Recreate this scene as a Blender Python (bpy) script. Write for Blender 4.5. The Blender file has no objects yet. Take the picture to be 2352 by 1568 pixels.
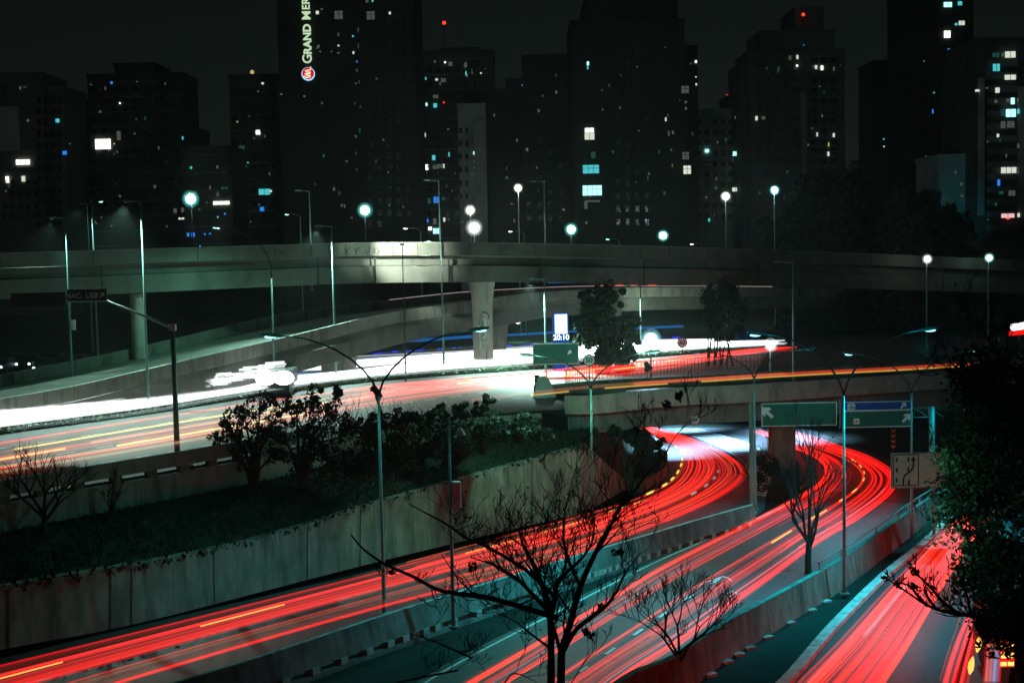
import bpy, math, random
from mathutils import Vector, Matrix
# ------------------------------------------------------------------ camera, sky, exposure
scn = bpy.context.scene
col = scn.collection
CAMH, FPX, CU, CV = 11.0, 3267.0, 1176.0, 784.0       # lens in units of a 2352 x 1568 picture
PITCH, ROLL = math.radians(3.92), math.radians(1.2)
cd = bpy.data.cameras.new('camera'); cam = bpy.data.objects.new('camera', cd); col.objects.link(cam)
cd.sensor_width = 36; cd.lens = 36 * FPX / 2352; cd.clip_start = 0.5; cd.clip_end = 6000
RM = Matrix.Rotation(math.pi/2 - PITCH, 3, 'X') @ Matrix.Rotation(ROLL, 3, 'Z').inverted()
cam.matrix_world = Matrix.Translation((0, 0, CAMH)) @ RM.to_4x4()
scn.camera = cam
w = bpy.data.worlds.new('World'); scn.world = w; w.use_nodes = True
wn, wl = w.node_tree.nodes, w.node_tree.links; wn.clear()
wo = wn.new('ShaderNodeOutputWorld'); bg = wn.new('ShaderNodeBackground'); bg2 = wn.new('ShaderNodeBackground'); ad = wn.new('ShaderNodeAddShader')
sky = wn.new('ShaderNodeTexSky'); sky.sky_type = 'NISHITA'; sky.sun_disc = False
sky.sun_elevation = math.radians(-4); sky.sun_rotation = math.radians(250)
wl.new(sky.outputs[0], bg2.inputs[0]); bg2.inputs[1].default_value = 0.002
tc = wn.new('ShaderNodeTexCoord'); sp = wn.new('ShaderNodeSeparateXYZ'); rp = wn.new('ShaderNodeValToRGB')
wl.new(tc.outputs['Generated'], sp.inputs[0]); wl.new(sp.outputs[2], rp.inputs[0]); wl.new(rp.outputs[0], bg.inputs[0])
rp.color_ramp.elements[0].position = 0.0; rp.color_ramp.elements[0].color = (.0066, .0098, .0086, 1)
rp.color_ramp.elements[1].position = 0.22; rp.color_ramp.elements[1].color = (.0032, .0046, .0042, 1)
wl.new(bg.outputs[0], ad.inputs[0]); wl.new(bg2.outputs[0], ad.inputs[1]); wl.new(ad.outputs[0], wo.inputs[0])
scn.view_settings.view_transform = 'Standard'; scn.view_settings.look = 'None'
scn.view_settings.exposure = 0; scn.view_settings.gamma = 1
scn.cycles.use_denoising = True
scn.cycles.transparent_max_bounces = 28; scn.cycles.max_bounces = 6; scn.cycles.diffuse_bounces = 3
scn.cycles.sample_clamp_indirect = 4
TEAL, CYAN, WARMW = (.30, 1, .74), (.03, .72, .88), (.95, 1, .84)
SPOT = 1.0                                             # one factor for street lamp spots and added bare spots

def ray(u, v):
    return RM @ Vector(((u-CU)/FPX, -(v-CV)/FPX, -1))
def zroad(y):                                          # the sunken roads dip towards the underpass
    s = max(0, min(1, (y-50)/40)); return -4.7-1.8*s*s*(3-2*s)
def G(u, v, z):
    """picture point at height z; heights below -5 are counted from the dipping road"""
    d = ray(u, v); h = z
    for _ in range(12 if z < -5 else 1):
        t = (h-CAMH)/d.z
        if z < -5: h = z+6.5+zroad(d.y*t)
    return Vector((d.x*t, d.y*t, h if z < -5 else z))
def A(u, v, D):
    d = ray(u, v); t = D/d.y; return Vector((d.x*t, D, CAMH+d.z*t))
# ------------------------------------------------------------------ materials
MATS = {}
def nt(name):
    m = bpy.data.materials.new(name); m.use_nodes = True
    return m, m.node_tree.nodes, m.node_tree.links, m.node_tree.nodes['Principled BSDF']
def surf(name, c1, c2, scale=1.0, stretch=(1, 1, 1), rough=.85, metal=0, bump=.3, c3=None, s3=None, thr=(.45, .65), spec=.3):
    """two-tone noise surface with an optional third layer of stains"""
    if name in MATS: return MATS[name]
    m, n, l, b = nt(name)
    g = n.new('ShaderNodeNewGeometry'); mp = n.new('ShaderNodeMapping'); mp.inputs['Scale'].default_value = stretch
    l.new(g.outputs['Position'], mp.inputs[0])
    no = n.new('ShaderNodeTexNoise'); no.inputs['Scale'].default_value = scale; no.inputs['Detail'].default_value = 6
    no.inputs['Roughness'].default_value = .65
    l.new(mp.outputs[0], no.inputs['Vector'])
    r = n.new('ShaderNodeValToRGB'); r.color_ramp.elements[0].position = .3; r.color_ramp.elements[1].position = .7
    r.color_ramp.elements[0].color = (*c1, 1); r.color_ramp.elements[1].color = (*c2, 1)
    l.new(no.outputs[0], r.inputs[0]); out = r.outputs[0]
    if c3:
        mp2 = n.new('ShaderNodeMapping'); mp2.inputs['Scale'].default_value = s3; l.new(g.outputs['Position'], mp2.inputs[0])
        n2 = n.new('ShaderNodeTexNoise'); n2.inputs['Scale'].default_value = 1; n2.inputs['Detail'].default_value = 8; n2.inputs['Roughness'].default_value = .7
        l.new(mp2.outputs[0], n2.inputs['Vector'])
        r2 = n.new('ShaderNodeValToRGB'); r2.color_ramp.elements[0].position = thr[0]; r2.color_ramp.elements[1].position = thr[1]
        l.new(n2.outputs[0], r2.inputs[0])
        mx = n.new('ShaderNodeMix'); mx.data_type = 'RGBA'; l.new(r2.outputs[0], mx.inputs[0]); l.new(out, mx.inputs[6])
        mx.inputs[7].default_value = (*c3, 1); out = mx.outputs[2]
    l.new(out, b.inputs['Base Color']); b.inputs['Roughness'].default_value = rough; b.inputs['Metallic'].default_value = metal
    b.inputs['Specular IOR Level'].default_value = spec
    if bump:
        bp = n.new('ShaderNodeBump'); bp.inputs['Strength'].default_value = bump; bp.inputs['Distance'].default_value = .05
        l.new(no.outputs[0], bp.inputs['Height']); l.new(bp.outputs[0], b.inputs['Normal'])
    MATS[name] = m; return m
def emit(name, c, s, glow=True):
    k = 'em_' + name
    if k in MATS: return MATS[k]
    m, n, l, b = nt(k); n.remove(b); e = n.new('ShaderNodeEmission')
    e.inputs[0].default_value = (*c, 1); e.inputs[1].default_value = s
    l.new(e.outputs[0], n['Material Output'].inputs[0])
    if not glow: m.cycles.emission_sampling = 'NONE'
    MATS[k] = m; return m
def trailmat(c, s):
    """light that adds to what lies behind it"""
    k = 'tr_%.2f_%.2f_%.2f_%.2f' % (*c, s)
    if k in MATS: return MATS[k]
    m, n, l, b = nt(k); n.remove(b); e = n.new('ShaderNodeEmission'); t = n.new('ShaderNodeBsdfTransparent'); a = n.new('ShaderNodeAddShader')
    e.inputs[0].default_value = (*c, 1); e.inputs[1].default_value = s
    l.new(e.outputs[0], a.inputs[0]); l.new(t.outputs[0], a.inputs[1]); l.new(a.outputs[0], n['Material Output'].inputs[0])
    MATS[k] = m; return m
M = dict(
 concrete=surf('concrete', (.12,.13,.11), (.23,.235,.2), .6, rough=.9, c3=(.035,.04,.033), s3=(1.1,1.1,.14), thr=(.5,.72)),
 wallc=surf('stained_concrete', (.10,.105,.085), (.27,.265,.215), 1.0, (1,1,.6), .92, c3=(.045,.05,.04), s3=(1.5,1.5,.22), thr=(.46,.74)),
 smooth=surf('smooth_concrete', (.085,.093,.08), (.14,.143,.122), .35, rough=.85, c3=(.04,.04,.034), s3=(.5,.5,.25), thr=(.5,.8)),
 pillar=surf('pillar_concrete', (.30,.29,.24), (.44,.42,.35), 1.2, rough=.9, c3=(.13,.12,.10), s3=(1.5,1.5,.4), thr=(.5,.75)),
 asphalt=surf('asphalt', (.032,.034,.036), (.055,.058,.06), 2.2, (1,1,1), .55, bump=.25, c3=(.024,.026,.028), s3=(.5,.12,.5), thr=(.5,.7), spec=.5),
 avenue=surf('worn_asphalt', (.10,.10,.10), (.15,.148,.142), 1.2, rough=.7, bump=.2, c3=(.07,.07,.07), s3=(.4,.15,.4), thr=(.5,.7)),
 paint=surf('road_paint', (.5,.52,.48), (.75,.76,.72), 6, rough=.6, bump=0),
 kerb=surf('kerb_paint', (.42,.44,.42), (.62,.64,.6), 1.5, rough=.8, c3=(.15,.15,.14), s3=(1.4,1.4,1.4), thr=(.5,.7)),
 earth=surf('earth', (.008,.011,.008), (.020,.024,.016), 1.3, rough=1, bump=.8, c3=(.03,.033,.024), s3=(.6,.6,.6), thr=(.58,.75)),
 metal=surf('galvanised_steel', (.13,.24,.23), (.20,.32,.30), 3, rough=.45, metal=.35, bump=0),
 dark=surf('dark_painted_metal', (.02,.022,.022), (.04,.042,.042), 3, rough=.5, bump=0),
 bark=surf('bark', (.018,.016,.013), (.05,.045,.036), 6, (1,1,.3), .95, bump=.6),
 leaf=surf('leaf', (.02,.045,.02), (.07,.12,.05), 3, rough=.55, bump=0, spec=.4),
 leafd=surf('dark_leaf', (.006,.013,.007), (.018,.032,.016), 3, rough=.6, bump=0),
 sgreen=surf('green_sign_sheet', (.003,.11,.07), (.005,.15,.10), 2, (1,1,3), .5, bump=0),
 sblue=surf('blue_sign_sheet', (.005,.05,.27), (.008,.08,.36), 2, (1,1,3), .5, bump=0),
 swhite=surf('white_sign_sheet', (.62,.66,.62), (.76,.78,.74), 2, rough=.5, bump=0),
 sgrey=surf('pale_sign_sheet', (.26,.37,.33), (.36,.47,.42), 1.2, rough=.5, bump=0),
 sblack=surf('black_print', (.006,.007,.007), (.012,.013,.013), 2, rough=.5, bump=0),
 sred=surf('red_print', (.30,.01,.01), (.42,.02,.015), 2, rough=.5, bump=0),
 syell=surf('yellow_print', (.55,.36,.02), (.68,.46,.03), 2, rough=.5, bump=0),
 glass=surf('dark_glass', (.012,.016,.017), (.03,.036,.036), .5, rough=.12, bump=0, spec=.8),
 frame=surf('window_frame', (.04,.045,.04), (.09,.095,.085), 3, rough=.6, bump=0),
 leaflit=surf('lit_leaf', (.10,.17,.09), (.22,.30,.16), 3, rough=.5, bump=0),  # paler leaf colour put on the lamp-lit clumps so they show
 spray=surf('spray_paint', (.02,.022,.02), (.05,.05,.045), 4, rough=.9, bump=0),
 spraywhite=surf('white_spray_paint', (.45,.5,.46), (.75,.8,.74), 4, rough=.9, bump=0),
 spraycyan=surf('cyan_spray_paint', (.02,.3,.36), (.05,.5,.6), 4, rough=.9, bump=0),
)
def facade(a, b, nm): return surf('facade_' + nm, (a*.9, a, a*.95), (b*.95, b, b*.95), .12, (1, 1, .5), .9, bump=0, c3=(a*.5, a*.52, a*.5), s3=(.12, .12, .05))
# ------------------------------------------------------------------ mesh builder
class MB:
    def __init__(s): s.v = []; s.f = []; s.m = []; s.mi = 0
    def add(s, vs, fs):
        k = len(s.v); s.v += [tuple(x) for x in vs]
        for f in fs: s.f.append([i+k for i in f]); s.m.append(s.mi)
    def box(s, c, d, rz=0, ax=None):
        x, y, z = d[0]/2, d[1]/2, d[2]/2; R = ax or Matrix.Rotation(rz, 3, 'Z'); c = Vector(c)
        vs = [c + R @ Vector(p) for p in [(-x,-y,-z),(x,-y,-z),(x,y,-z),(-x,y,-z),(-x,-y,z),(x,-y,z),(x,y,z),(-x,y,z)]]
        s.add(vs, [(0,3,2,1),(4,5,6,7),(0,1,5,4),(1,2,6,5),(2,3,7,6),(3,0,4,7)]); return s
    def tube(s, pts, r, n=6, cap=True):
        pts = [Vector(p) for p in pts]; N = len(pts)
        if not isinstance(r, (list, tuple)): r = [r]*N
        k = len(s.v); up = None
        for i, p in enumerate(pts):
            t = (pts[min(i+1, N-1)] - pts[max(i-1, 0)])
            if t.length < 1e-9: t = Vector((0, 0, 1))
            t.normalize()
            if up is None: up = Vector((0, 0, 1)) if abs(t.z) < .9 else Vector((1, 0, 0))
            a = t.cross(up)
            if a.length < 1e-4: a = t.cross(Vector((.3, 1, .2)))
            a.normalize(); b = a.cross(t)
            for j in range(n):
                q = 2*math.pi*j/n; s.v.append(tuple(p + (a*math.cos(q) + b*math.sin(q))*r[i]))
        for i in range(N-1):
            for j in range(n):
                s.f.append([k+i*n+j, k+i*n+(j+1) % n, k+(i+1)*n+(j+1) % n, k+(i+1)*n+j]); s.m.append(s.mi)
        if cap:
            s.f.append([k+j for j in range(n)][::-1]); s.m.append(s.mi)
            s.f.append([k+(N-1)*n+j for j in range(n)]); s.m.append(s.mi)
        return s
    def ribbon(s, a, b):
        n = len(a); s.add(list(a)+list(b), [(i, i+1, n+i+1, n+i) for i in range(n-1)]); return s
    def prism(s, poly, d):
        """closed outline (3D points) pushed along vector d"""
        n = len(poly); d = Vector(d); P = [Vector(p) for p in poly]
        s.add(P + [p+d for p in P], [list(range(n))[::-1], list(range(n, 2*n))] + [(i, (i+1) % n, n+(i+1) % n, n+i) for i in range(n)]); return s
    def disc(s, c, r, y=0.03, n=28, sx=1):
        c = Vector(c); s.prism([c + Vector((math.cos(2*math.pi*i/n)*r*sx, 0, math.sin(2*math.pi*i/n)*r)) for i in range(n)], (0, y, 0)); return s
    def ball(s, c, r, n=10, m=7, sc=(1, 1, 1)):
        vs = []; fs = []; c = Vector(c)
        for i in range(m+1):
            for j in range(n):
                a = math.pi*i/m; b = 2*math.pi*j/n
                vs.append(c + Vector((math.sin(a)*math.cos(b)*r*sc[0], math.sin(a)*math.sin(b)*r*sc[1], math.cos(a)*r*sc[2])))
        for i in range(m):
            for j in range(n): fs.append((i*n+j, (i+1)*n+j, (i+1)*n+(j+1) % n, i*n+(j+1) % n))
        s.add(vs, fs); return s
    def sweep(s, path, prof):
        """closed cross-section [(offset to the far side, dz)] carried along the path"""
        n = len(prof); k = len(s.v); N = len(path)
        for i in range(N):
            d = path[min(i+1, N-1)] - path[max(i-1, 0)]; d = Vector((d.x, d.y, 0)).normalized(); nn = Vector((-d.y, d.x, 0))
            for o, dz in prof: s.v.append(tuple(path[i] + nn*o + Vector((0, 0, dz))))
        for i in range(N-1):
            for j in range(n):
                s.f.append([k+i*n+j, k+i*n+(j+1) % n, k+(i+1)*n+(j+1) % n, k+(i+1)*n+j]); s.m.append(s.mi)
        s.f.append([k+j for j in range(n)]); s.m.append(s.mi); s.f.append([k+(N-1)*n+j for j in range(n)][::-1]); s.m.append(s.mi)
        return s
    def build(s, name, mats, parent=None, shade=False):
        me = bpy.data.meshes.new(name); off = parent_loc(parent)
        me.from_pydata([(x-off.x, y-off.y, z-off.z) for x, y, z in s.v], [], s.f)
        if not isinstance(mats, (list, tuple)): mats = [mats]
        for m in mats: me.materials.append(m)
        if len(mats) > 1: me.polygons.foreach_set('material_index', s.m)
        if shade: me.polygons.foreach_set('use_smooth', [True]*len(me.polygons))
        me.update(); o = bpy.data.objects.new(name, me); col.objects.link(o)
        if parent: o.parent = parent
        return o
def parent_loc(p):
    v = Vector((0, 0, 0))
    while p: v += Vector(p.location); p = p.parent
    return v
def tag(o, label=None, cat=None, group=None, kind=None):
    if label: o['label'] = label
    if cat: o['category'] = cat
    if group: o['group'] = group
    if kind: o['kind'] = kind
    return o
def thing(name, label, cat, loc=(0, 0, 0), group=None):
    o = bpy.data.objects.new(name, None); col.objects.link(o); o.location = loc; o.empty_display_size = .5
    return tag(o, label, cat, group)
def struct(name, mb, m, label=None): return tag(mb.build(name, m), label, name.replace('_', ' '), None, 'structure')
def cat(pts, k=6):
    """Catmull-Rom through tuples"""
    P = [Vector(p) for p in pts]; out = []
    for i in range(len(P)-1):
        a, b, c, d = P[max(i-1, 0)], P[i], P[i+1], P[min(i+2, len(P)-1)]
        for j in range(k):
            t = j/k; out.append(.5*((2*b) + (c-a)*t + (2*a-5*b+4*c-d)*t*t + (3*b-a-3*c+d)*t**3))
    out.append(P[-1]); return out
def lerp(a, b, t): return a + (b-a)*t
def at(path, t):
    x = max(0, min(.99999, t))*(len(path)-1); i = int(x); return lerp(path[i], path[i+1], x-i)
def spot(name, loc, target, power, c, size=140, blend=.9, r=.15, parent=None):
    l = bpy.data.lights.new(name, 'SPOT'); l.energy = power*SPOT; l.color = c; l.spot_size = math.radians(size); l.spot_blend = blend; l.shadow_soft_size = r
    o = bpy.data.objects.new(name, l); col.objects.link(o); loc = Vector(loc)
    o.rotation_euler = (Vector(target)-loc).to_track_quat('-Z', 'Y').to_euler()
    o.location = loc - parent_loc(parent)
    if parent: o.parent = parent
    return o
def text(body, parent, mat, c, h, name='lettering', rot=(math.pi/2, 0, 0), bold=0, ext=.01, align='CENTER', sx=1):
    cu = bpy.data.curves.new(name, 'FONT'); cu.body = body; cu.size = h; cu.extrude = ext; cu.offset = bold; cu.align_x = align; cu.align_y = 'CENTER'
    t = bpy.data.objects.new(name, cu); col.objects.link(t); bpy.context.view_layer.update()
    me = bpy.data.meshes.new_from_object(t.evaluated_get(bpy.context.evaluated_depsgraph_get())); bpy.data.objects.remove(t)
    o = bpy.data.objects.new(name, me); col.objects.link(o); me.materials.clear(); me.materials.append(mat)
    o.rotation_euler = rot; o.scale = (sx, 1, 1); o.location = Vector(c) - parent_loc(parent); o.parent = parent
    return o
ZA, Z1, Z2, ZG = 0.0, -6.5, -6.8, -6.95                # avenue, first and second sunken carriageway, low ground
# ------------------------------------------------------------------ terrain and roads
def line(pts, z, k=6, zs=None):
    """picture points laid on a level; each may carry its own z"""
    return cat([G(p[0], p[1], p[2] if len(p) > 2 else z) for p in pts], k)
# near edge of the avenue, then of the bridge it leads onto
EDGE = cat([Vector((q.x, q.y, ZA)) for q in [G(*p) for p in [(-420,1190,.9),(0,1103,.9),(414,1035,.9),(700,985,.9),(904,946,.7),(1148,932,.5),(1368,935,0),(1562,917,0),(1720,910,0),(2000,890,0),(2300,870,0),(2700,850,0)]]], 5)
near_b = [p for p in EDGE]
mb = MB()
far = [Vector((p.x*1.0 + (p.y)*.0, 4000, ZA-.06)) for p in EDGE]
top = [Vector((p.x, p.y, ZA-.06)) for p in EDGE]
mb.ribbon(top, [Vector((-2600+5200*i/(len(EDGE)-1), 3600, ZA-.06)) for i in range(len(EDGE))])
xl, xr = top[0], top[-1]
mb.add([xl, (-2600,3600,ZA-.06), (-2600,xl.y-60,ZA-.06), (xl.x-80,xl.y-60,ZA-.06)], [(0,1,2,3)])
mb.add([xr, (2600,3600,ZA-.06), (2600,xr.y,ZA-.06)], [(0,2,1)])
struct('ground', mb, M['earth'], 'dark level ground behind and around the avenue')
mb = MB(); ys = [-40,50,55,60,65,70,75,80,85,90,165]; mb.ribbon([Vector((-400,y,zroad(y)-.45)) for y in ys], [Vector((400,y,zroad(y)-.45)) for y in ys])
struct('low_ground', mb, M['earth'], 'dark sunken ground round the lower carriageways')
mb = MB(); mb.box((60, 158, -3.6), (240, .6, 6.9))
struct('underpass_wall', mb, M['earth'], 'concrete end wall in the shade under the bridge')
# retaining wall of the sunken road
WB = [(-300,1562),(0,1492),(238,1448),(426,1404),(632,1350),(874,1288),(1206,1208),(1330,1183)]
WT = [(-300,1402),(0,1346),(238,1305),(426,1272),(632,1224),(874,1150),(1206,1058),(1345,1020)]
wb = line(WB, Z1, 4); wt = []
tops = cat([Vector((*p, 0)) for p in WT], 4)
for b, t in zip(wb, tops): wt.append(A(t.x, t.y, b.y+.25))
wth = thing('retaining_wall', 'long stained concrete retaining wall below the dark slope, beside the sunken red trails', 'wall', wb[len(wb)//2])
mb = MB(); mb.ribbon(wb, wt)
back = [t + Vector((-.25, .35, 0)) for t in wt]; mb.ribbon(wt, back)
mb.build('wall_face', M['wallc'], wth)
mb = MB()
for i in (1,4,8,9,13,17,19,24):
    for f in (.3,):
        a, b = lerp(wb[i], wb[i+1], f), lerp(wt[i], wt[i+1], f); d = Vector((.03, -.035, 0))
        mb.tube([a+d, b+d], .022, 4)
mb.build('wall_joint', M['spray'], wth)
mb = MB(); rng = random.Random(2)
for i in range(len(wt)-1):
    for k in range(26):
        p = lerp(wt[i], wt[i+1], rng.random()); s = rng.uniform(.06, .3)
        q = p + Vector((rng.uniform(-.1, .1), rng.uniform(-.12, .1), rng.uniform(-.18, .12)))
        d = Vector((rng.uniform(-1, 1), rng.uniform(-.6, .2), rng.uniform(-1, .6))).normalized()*s; e = Vector((rng.uniform(-1, 1), rng.uniform(-1, 1), rng.uniform(-1, 1))).normalized()*s*.5
        mb.add([q, q+d*.5+e, q+d, q+d*.5-e], [(0,1,2,3)])
tag(mb.build('grass', M['leafd']), 'ragged dark grass hanging over the top edge of the retaining wall', 'grass', None, 'stuff')
# wing wall: the lit sloping face at the bridge end
wt_e, wb_e = wt[-1], wb[-1]
wing = thing('wing_wall', 'teal lit triangular wing wall under the left end of the bridge', 'wall', wb_e)
c1 = G(1440, 1122, Z1); c1t = A(1440, 1106, c1.y); mb = MB()
mb.add([wb_e, c1, c1t, wt_e, wb_e+Vector((-.3,.5,0)), c1+Vector((-.1,.5,0)), c1t+Vector((-.1,.5,0)), wt_e+Vector((-.3,.5,0))], [(0,1,2,3),(3,2,6,7),(1,5,6,2)])
mb.build('wall_face', M['wallc'], wing)
cw = [c1] + line([(1467,1128),(1505,1112),(1530,1090),(1533,1062),(1520,1038),(1492,1010),(1440,985)], Z1, 4)
mb = MB(); mb.sweep(cw, [(0,-.4),(0,.75),(.3,.75),(.3,-.4)])
tag(mb.build('kerb_wall', M['smooth']), 'low curved concrete wall on the inside of the bend below the bridge', 'wall')
# slope between retaining wall and avenue barrier
foot = [at(EDGE, .015+i/28*.525) + Vector((.4,-.35,-1.35)) for i in range(29)]
mb = MB(); N = len(back)
mid = [lerp(back[i], foot[i], .5) + Vector((0, 0, .15*math.sin(i*1.7))) for i in range(N)]
mb.ribbon(back, mid); mb.ribbon(mid, foot)
eb = [EDGE[min(int(i*(29)/(N-1)), 29)] for i in range(N)]
c1s = [c1t + Vector((-.2,.6,0)), G(1500,1000,-3.5), G(1480,960,-1.9)]
mb.add([wt_e + Vector((-.3,.4,0)), c1t + Vector((-.1,.5,0)), *[p + Vector((-.3,0,.3)) for p in cw[5:]], foot[-1]], [list(range(2+len(cw[5:])+1))])
struct('slope', mb, M['earth'], 'dark planted slope between the retaining wall and the avenue')
mb = MB(); rng = random.Random(14)
for k in range(5200):                                  # tufts and litter of leaves on the bank
    t = rng.random(); f = rng.random()
    q = lerp(at(back, t), at(mid, t), f) if rng.random() < .5 else lerp(at(mid, t), at(foot, t), f)
    for j in range(4):
        h = rng.uniform(.06, .3); d = Vector((rng.uniform(-.2,.2), rng.uniform(-.2,.2), h)); e = Vector((rng.uniform(-1,1), rng.uniform(-1,1), 0)).normalized()*.035; r_ = q + Vector((rng.uniform(-.2,.2), rng.uniform(-.2,.2), -.03))
        mb.add([r_-e, r_+e, r_+d], [(0,1,2)])
tag(mb.build('grass', M['leafd']), 'rough dark grass and weeds on the bank above the retaining wall', 'grass', None, 'stuff')
# abutment
mb = MB(); p0 = G(1345,965,-1.3); q0 = cw[-1]
mb.add([Vector((q0.x-.6,q0.y-8,ZG)), Vector((q0.x-.6,160,ZG)), Vector((q0.x-.6,160,-.3)), Vector((q0.x-.6,q0.y-8,-.3))], [(0,1,2,3)])
struct('abutment', mb, M['concrete'], 'dark concrete abutment at the left end of the bridge')
# avenue lower edge: retaining plinth with the slotted barrier on it
E2 = EDGE[:28]
pl = thing('slotted_barrier', 'dark concrete barrier with bright slots along the near edge of the avenue', 'barrier', E2[6])
mb = MB(); mb.sweep([p + Vector((0,0,-.12)) for p in E2], [(-.35,-2.6),(-.35,0),(.1,0),(.1,-2.6)]); mb.build('plinth', M['concrete'], pl)
mb = MB(); mb.sweep([p + Vector((0,0,.2)) for p in E2[:17]], [(-.3,0),(-.22,.7),(-.02,.7),(.05,0)]); mb.build('panel', M['concrete'], pl)
L = 0; mb = MB()
for i in range(16):
    a, b = E2[i], E2[i+1]; n = max(1, int((b-a).length/3.0)); ang = math.atan2((b-a).y, (b-a).x)
    for k in range(n):
        p = lerp(a, b, k/n); nn = Vector((-math.sin(ang), math.cos(ang), 0))
        f = MB(); f.box(p + nn*-.13 + Vector((0,0,.04)), (.55,.32,.32), ang); f.build('foot', M['smooth'], pl)
# roads ------------------------------------------------------------
C1i = [(-250,1588),(0,1528),(300,1455),(632,1373),(908,1303),(1206,1222),(1340,1185),(1438,1156),(1510,1125),(1545,1098),(1562,1067),(1561,1045),(1545,1025),(1519,1008),(1484,992),(1420,975)]
C1o = [(-250,1735),(0,1655),(300,1560),(632,1462),(908,1385),(1206,1308),(1400,1245),(1560,1183),(1650,1140),(1697,1106),(1707,1084),(1690,1060),(1650,1035),(1600,1013),(1545,996),(1470,975)]
C2i = [(1000,1610),(1148,1524),(1251,1463),(1400,1372),(1523,1299),(1660,1230),(1780,1170),(1842,1136),(1885,1105),(1895,1078),(1880,1056),(1850,1040),(1815,1025),(1770,1005),(1720,988)]
C2o = [(1330,1650),(1400,1590),(1470,1540),(1568,1480),(1670,1405),(1780,1325),(1880,1250),(1960,1200),(2040,1140),(2060,1105),(2040,1078),(1990,1050),(1940,1033),(1880,1010),(1800,990)]
C3i = [(1760,1650),(1835,1568),(1927,1477),(2043,1350),(2138,1248),(2200,1185)]
C3o = [(1990,1660),(2046,1568),(2115,1460),(2196,1313),(2231,1262),(2290,1180)]
HL = .7
T1 = (line(C1i, Z1+HL), line(C1o, Z1+HL)); T2 = (line(C2i, Z2+HL), line(C2o, Z2+HL)); T3 = (line(C3i, Z2+HL), line(C3o, Z2+HL))
r1a = line([(-350,1600),(0,1512),(300,1440),(632,1362),(908,1296),(1206,1215),(1340,1182),(1438,1148),(1500,1122),(1532,1096),(1536,1068),(1524,1040),(1496,1012),(1440,985)], Z1)
r1b = line([(-350,1790),(0,1718),(300,1640),(632,1540),(908,1450),(1206,1350),(1400,1288),(1560,1235),(1735,1185),(1760,1140),(1770,1090),(1765,1050),(1760,1010),(1750,980)], Z1)
mb = MB(); mb.ribbon(r1b, r1a); struct('road', mb, M['asphalt'], 'sunken carriageway curving under the bridge between the retaining wall and the barrier')
r2a = line([(850,1660),(950,1570),(1100,1485),(1300,1385),(1500,1285),(1700,1200),(1790,1160),(1830,1120),(1840,1080),(1825,1050),(1790,1020),(1740,990),(1690,975)], Z2)
r2b = line([(1330,1700),(1470,1610),(1600,1520),(1723,1430),(1849,1352),(1950,1285),(2050,1215),(2120,1165),(2130,1120),(2090,1075),(2020,1045),(1940,1015),(1860,985)], Z2)
mb = MB(); mb.ribbon(r2b, r2a); struct('road', mb, M['asphalt'], 'teal lit second sunken carriageway right of the barrier')
r3a = line([(1700,1680),(1822,1568),(1930,1440),(2043,1325),(2131,1252),(2200,1180)], Z2); r3b = line([(2150,1700),(2190,1568),(2240,1420),(2290,1290),(2330,1210),(2370,1150)], Z2)
mb = MB(); mb.ribbon(r3b, r3a); struct('road', mb, M['asphalt'], 'third road in the lower right corner with a pale kerb')
r4b = line([(2700,1700),(2680,1568),(2660,1420),(2640,1290),(2620,1210),(2600,1150)], Z2)
mb = MB(); mb.ribbon(r4b, [p + Vector((.5,.1,0)) for p in r3b]); struct('road', mb, M['asphalt'], 'outer lanes at the right edge with the glowing tail lamps')
mb = MB(); mb.sweep([p + Vector((0,0,0)) for p in r3a], [(0,-.1),(0,.17),(.45,.17),(.45,-.1)]); kb = tag(mb.build('kerb', M['kerb']), 'pale curved kerb on the left of the third road', 'kerb', None, 'structure')
# avenue surface
mb = MB(); nE = len(EDGE)
AVF = line([(-500,925),(0,905),(337,868),(632,835),(1000,800),(1300,783),(1600,778),(1780,778)], ZA, 6)
EA = [at(EDGE, .72*i/(len(AVF)-1)) for i in range(len(AVF))]
mb.ribbon([p + Vector((0,.02,0)) for p in EA], AVF); struct('avenue', mb, M['avenue'], 'pale lit asphalt of the wide avenue')
# bridge ------------------------------------------------------------
BR = [p for p in line([(1300,938),(1368,937),(1562,919),(1720,912),(2000,893),(2300,872),(2600,855)], ZA, 6)]
br = thing('bridge', 'low concrete road bridge with a stained parapet above the curving red trails', 'bridge', BR[8])
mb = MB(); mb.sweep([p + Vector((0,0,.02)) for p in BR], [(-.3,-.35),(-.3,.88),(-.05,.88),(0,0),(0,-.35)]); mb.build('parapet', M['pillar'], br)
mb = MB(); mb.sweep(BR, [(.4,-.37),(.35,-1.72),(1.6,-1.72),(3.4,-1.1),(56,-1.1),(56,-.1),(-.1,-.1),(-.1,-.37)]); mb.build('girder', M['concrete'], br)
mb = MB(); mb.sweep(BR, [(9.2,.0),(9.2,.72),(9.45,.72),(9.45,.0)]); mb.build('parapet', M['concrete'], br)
q1, q2 = [], []
for i, p in enumerate(BR):
    d = BR[min(i+1, len(BR)-1)]-BR[max(i-1, 0)]; nn = Vector((-d.y, d.x, 0)).normalized(); q1.append(p + Vector((0,0,.03))); q2.append(p + nn*9.15 + Vector((0,0,.03)))
mb = MB(); mb.ribbon(q1, q2); mb.build('roadway', M['asphalt'], br)
pc = A(1797, 1000, 103); mb = MB(); 
mb.prism([(pc.x-.85,102.4,ZG),(pc.x+.85,102.4,ZG),(pc.x+.85,102.4,-1.72),(pc.x-.85,102.4,-1.72)], (0,1.6,0)); mb.build('pillar', M['wallc'], br)
rng = random.Random(8)
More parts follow.
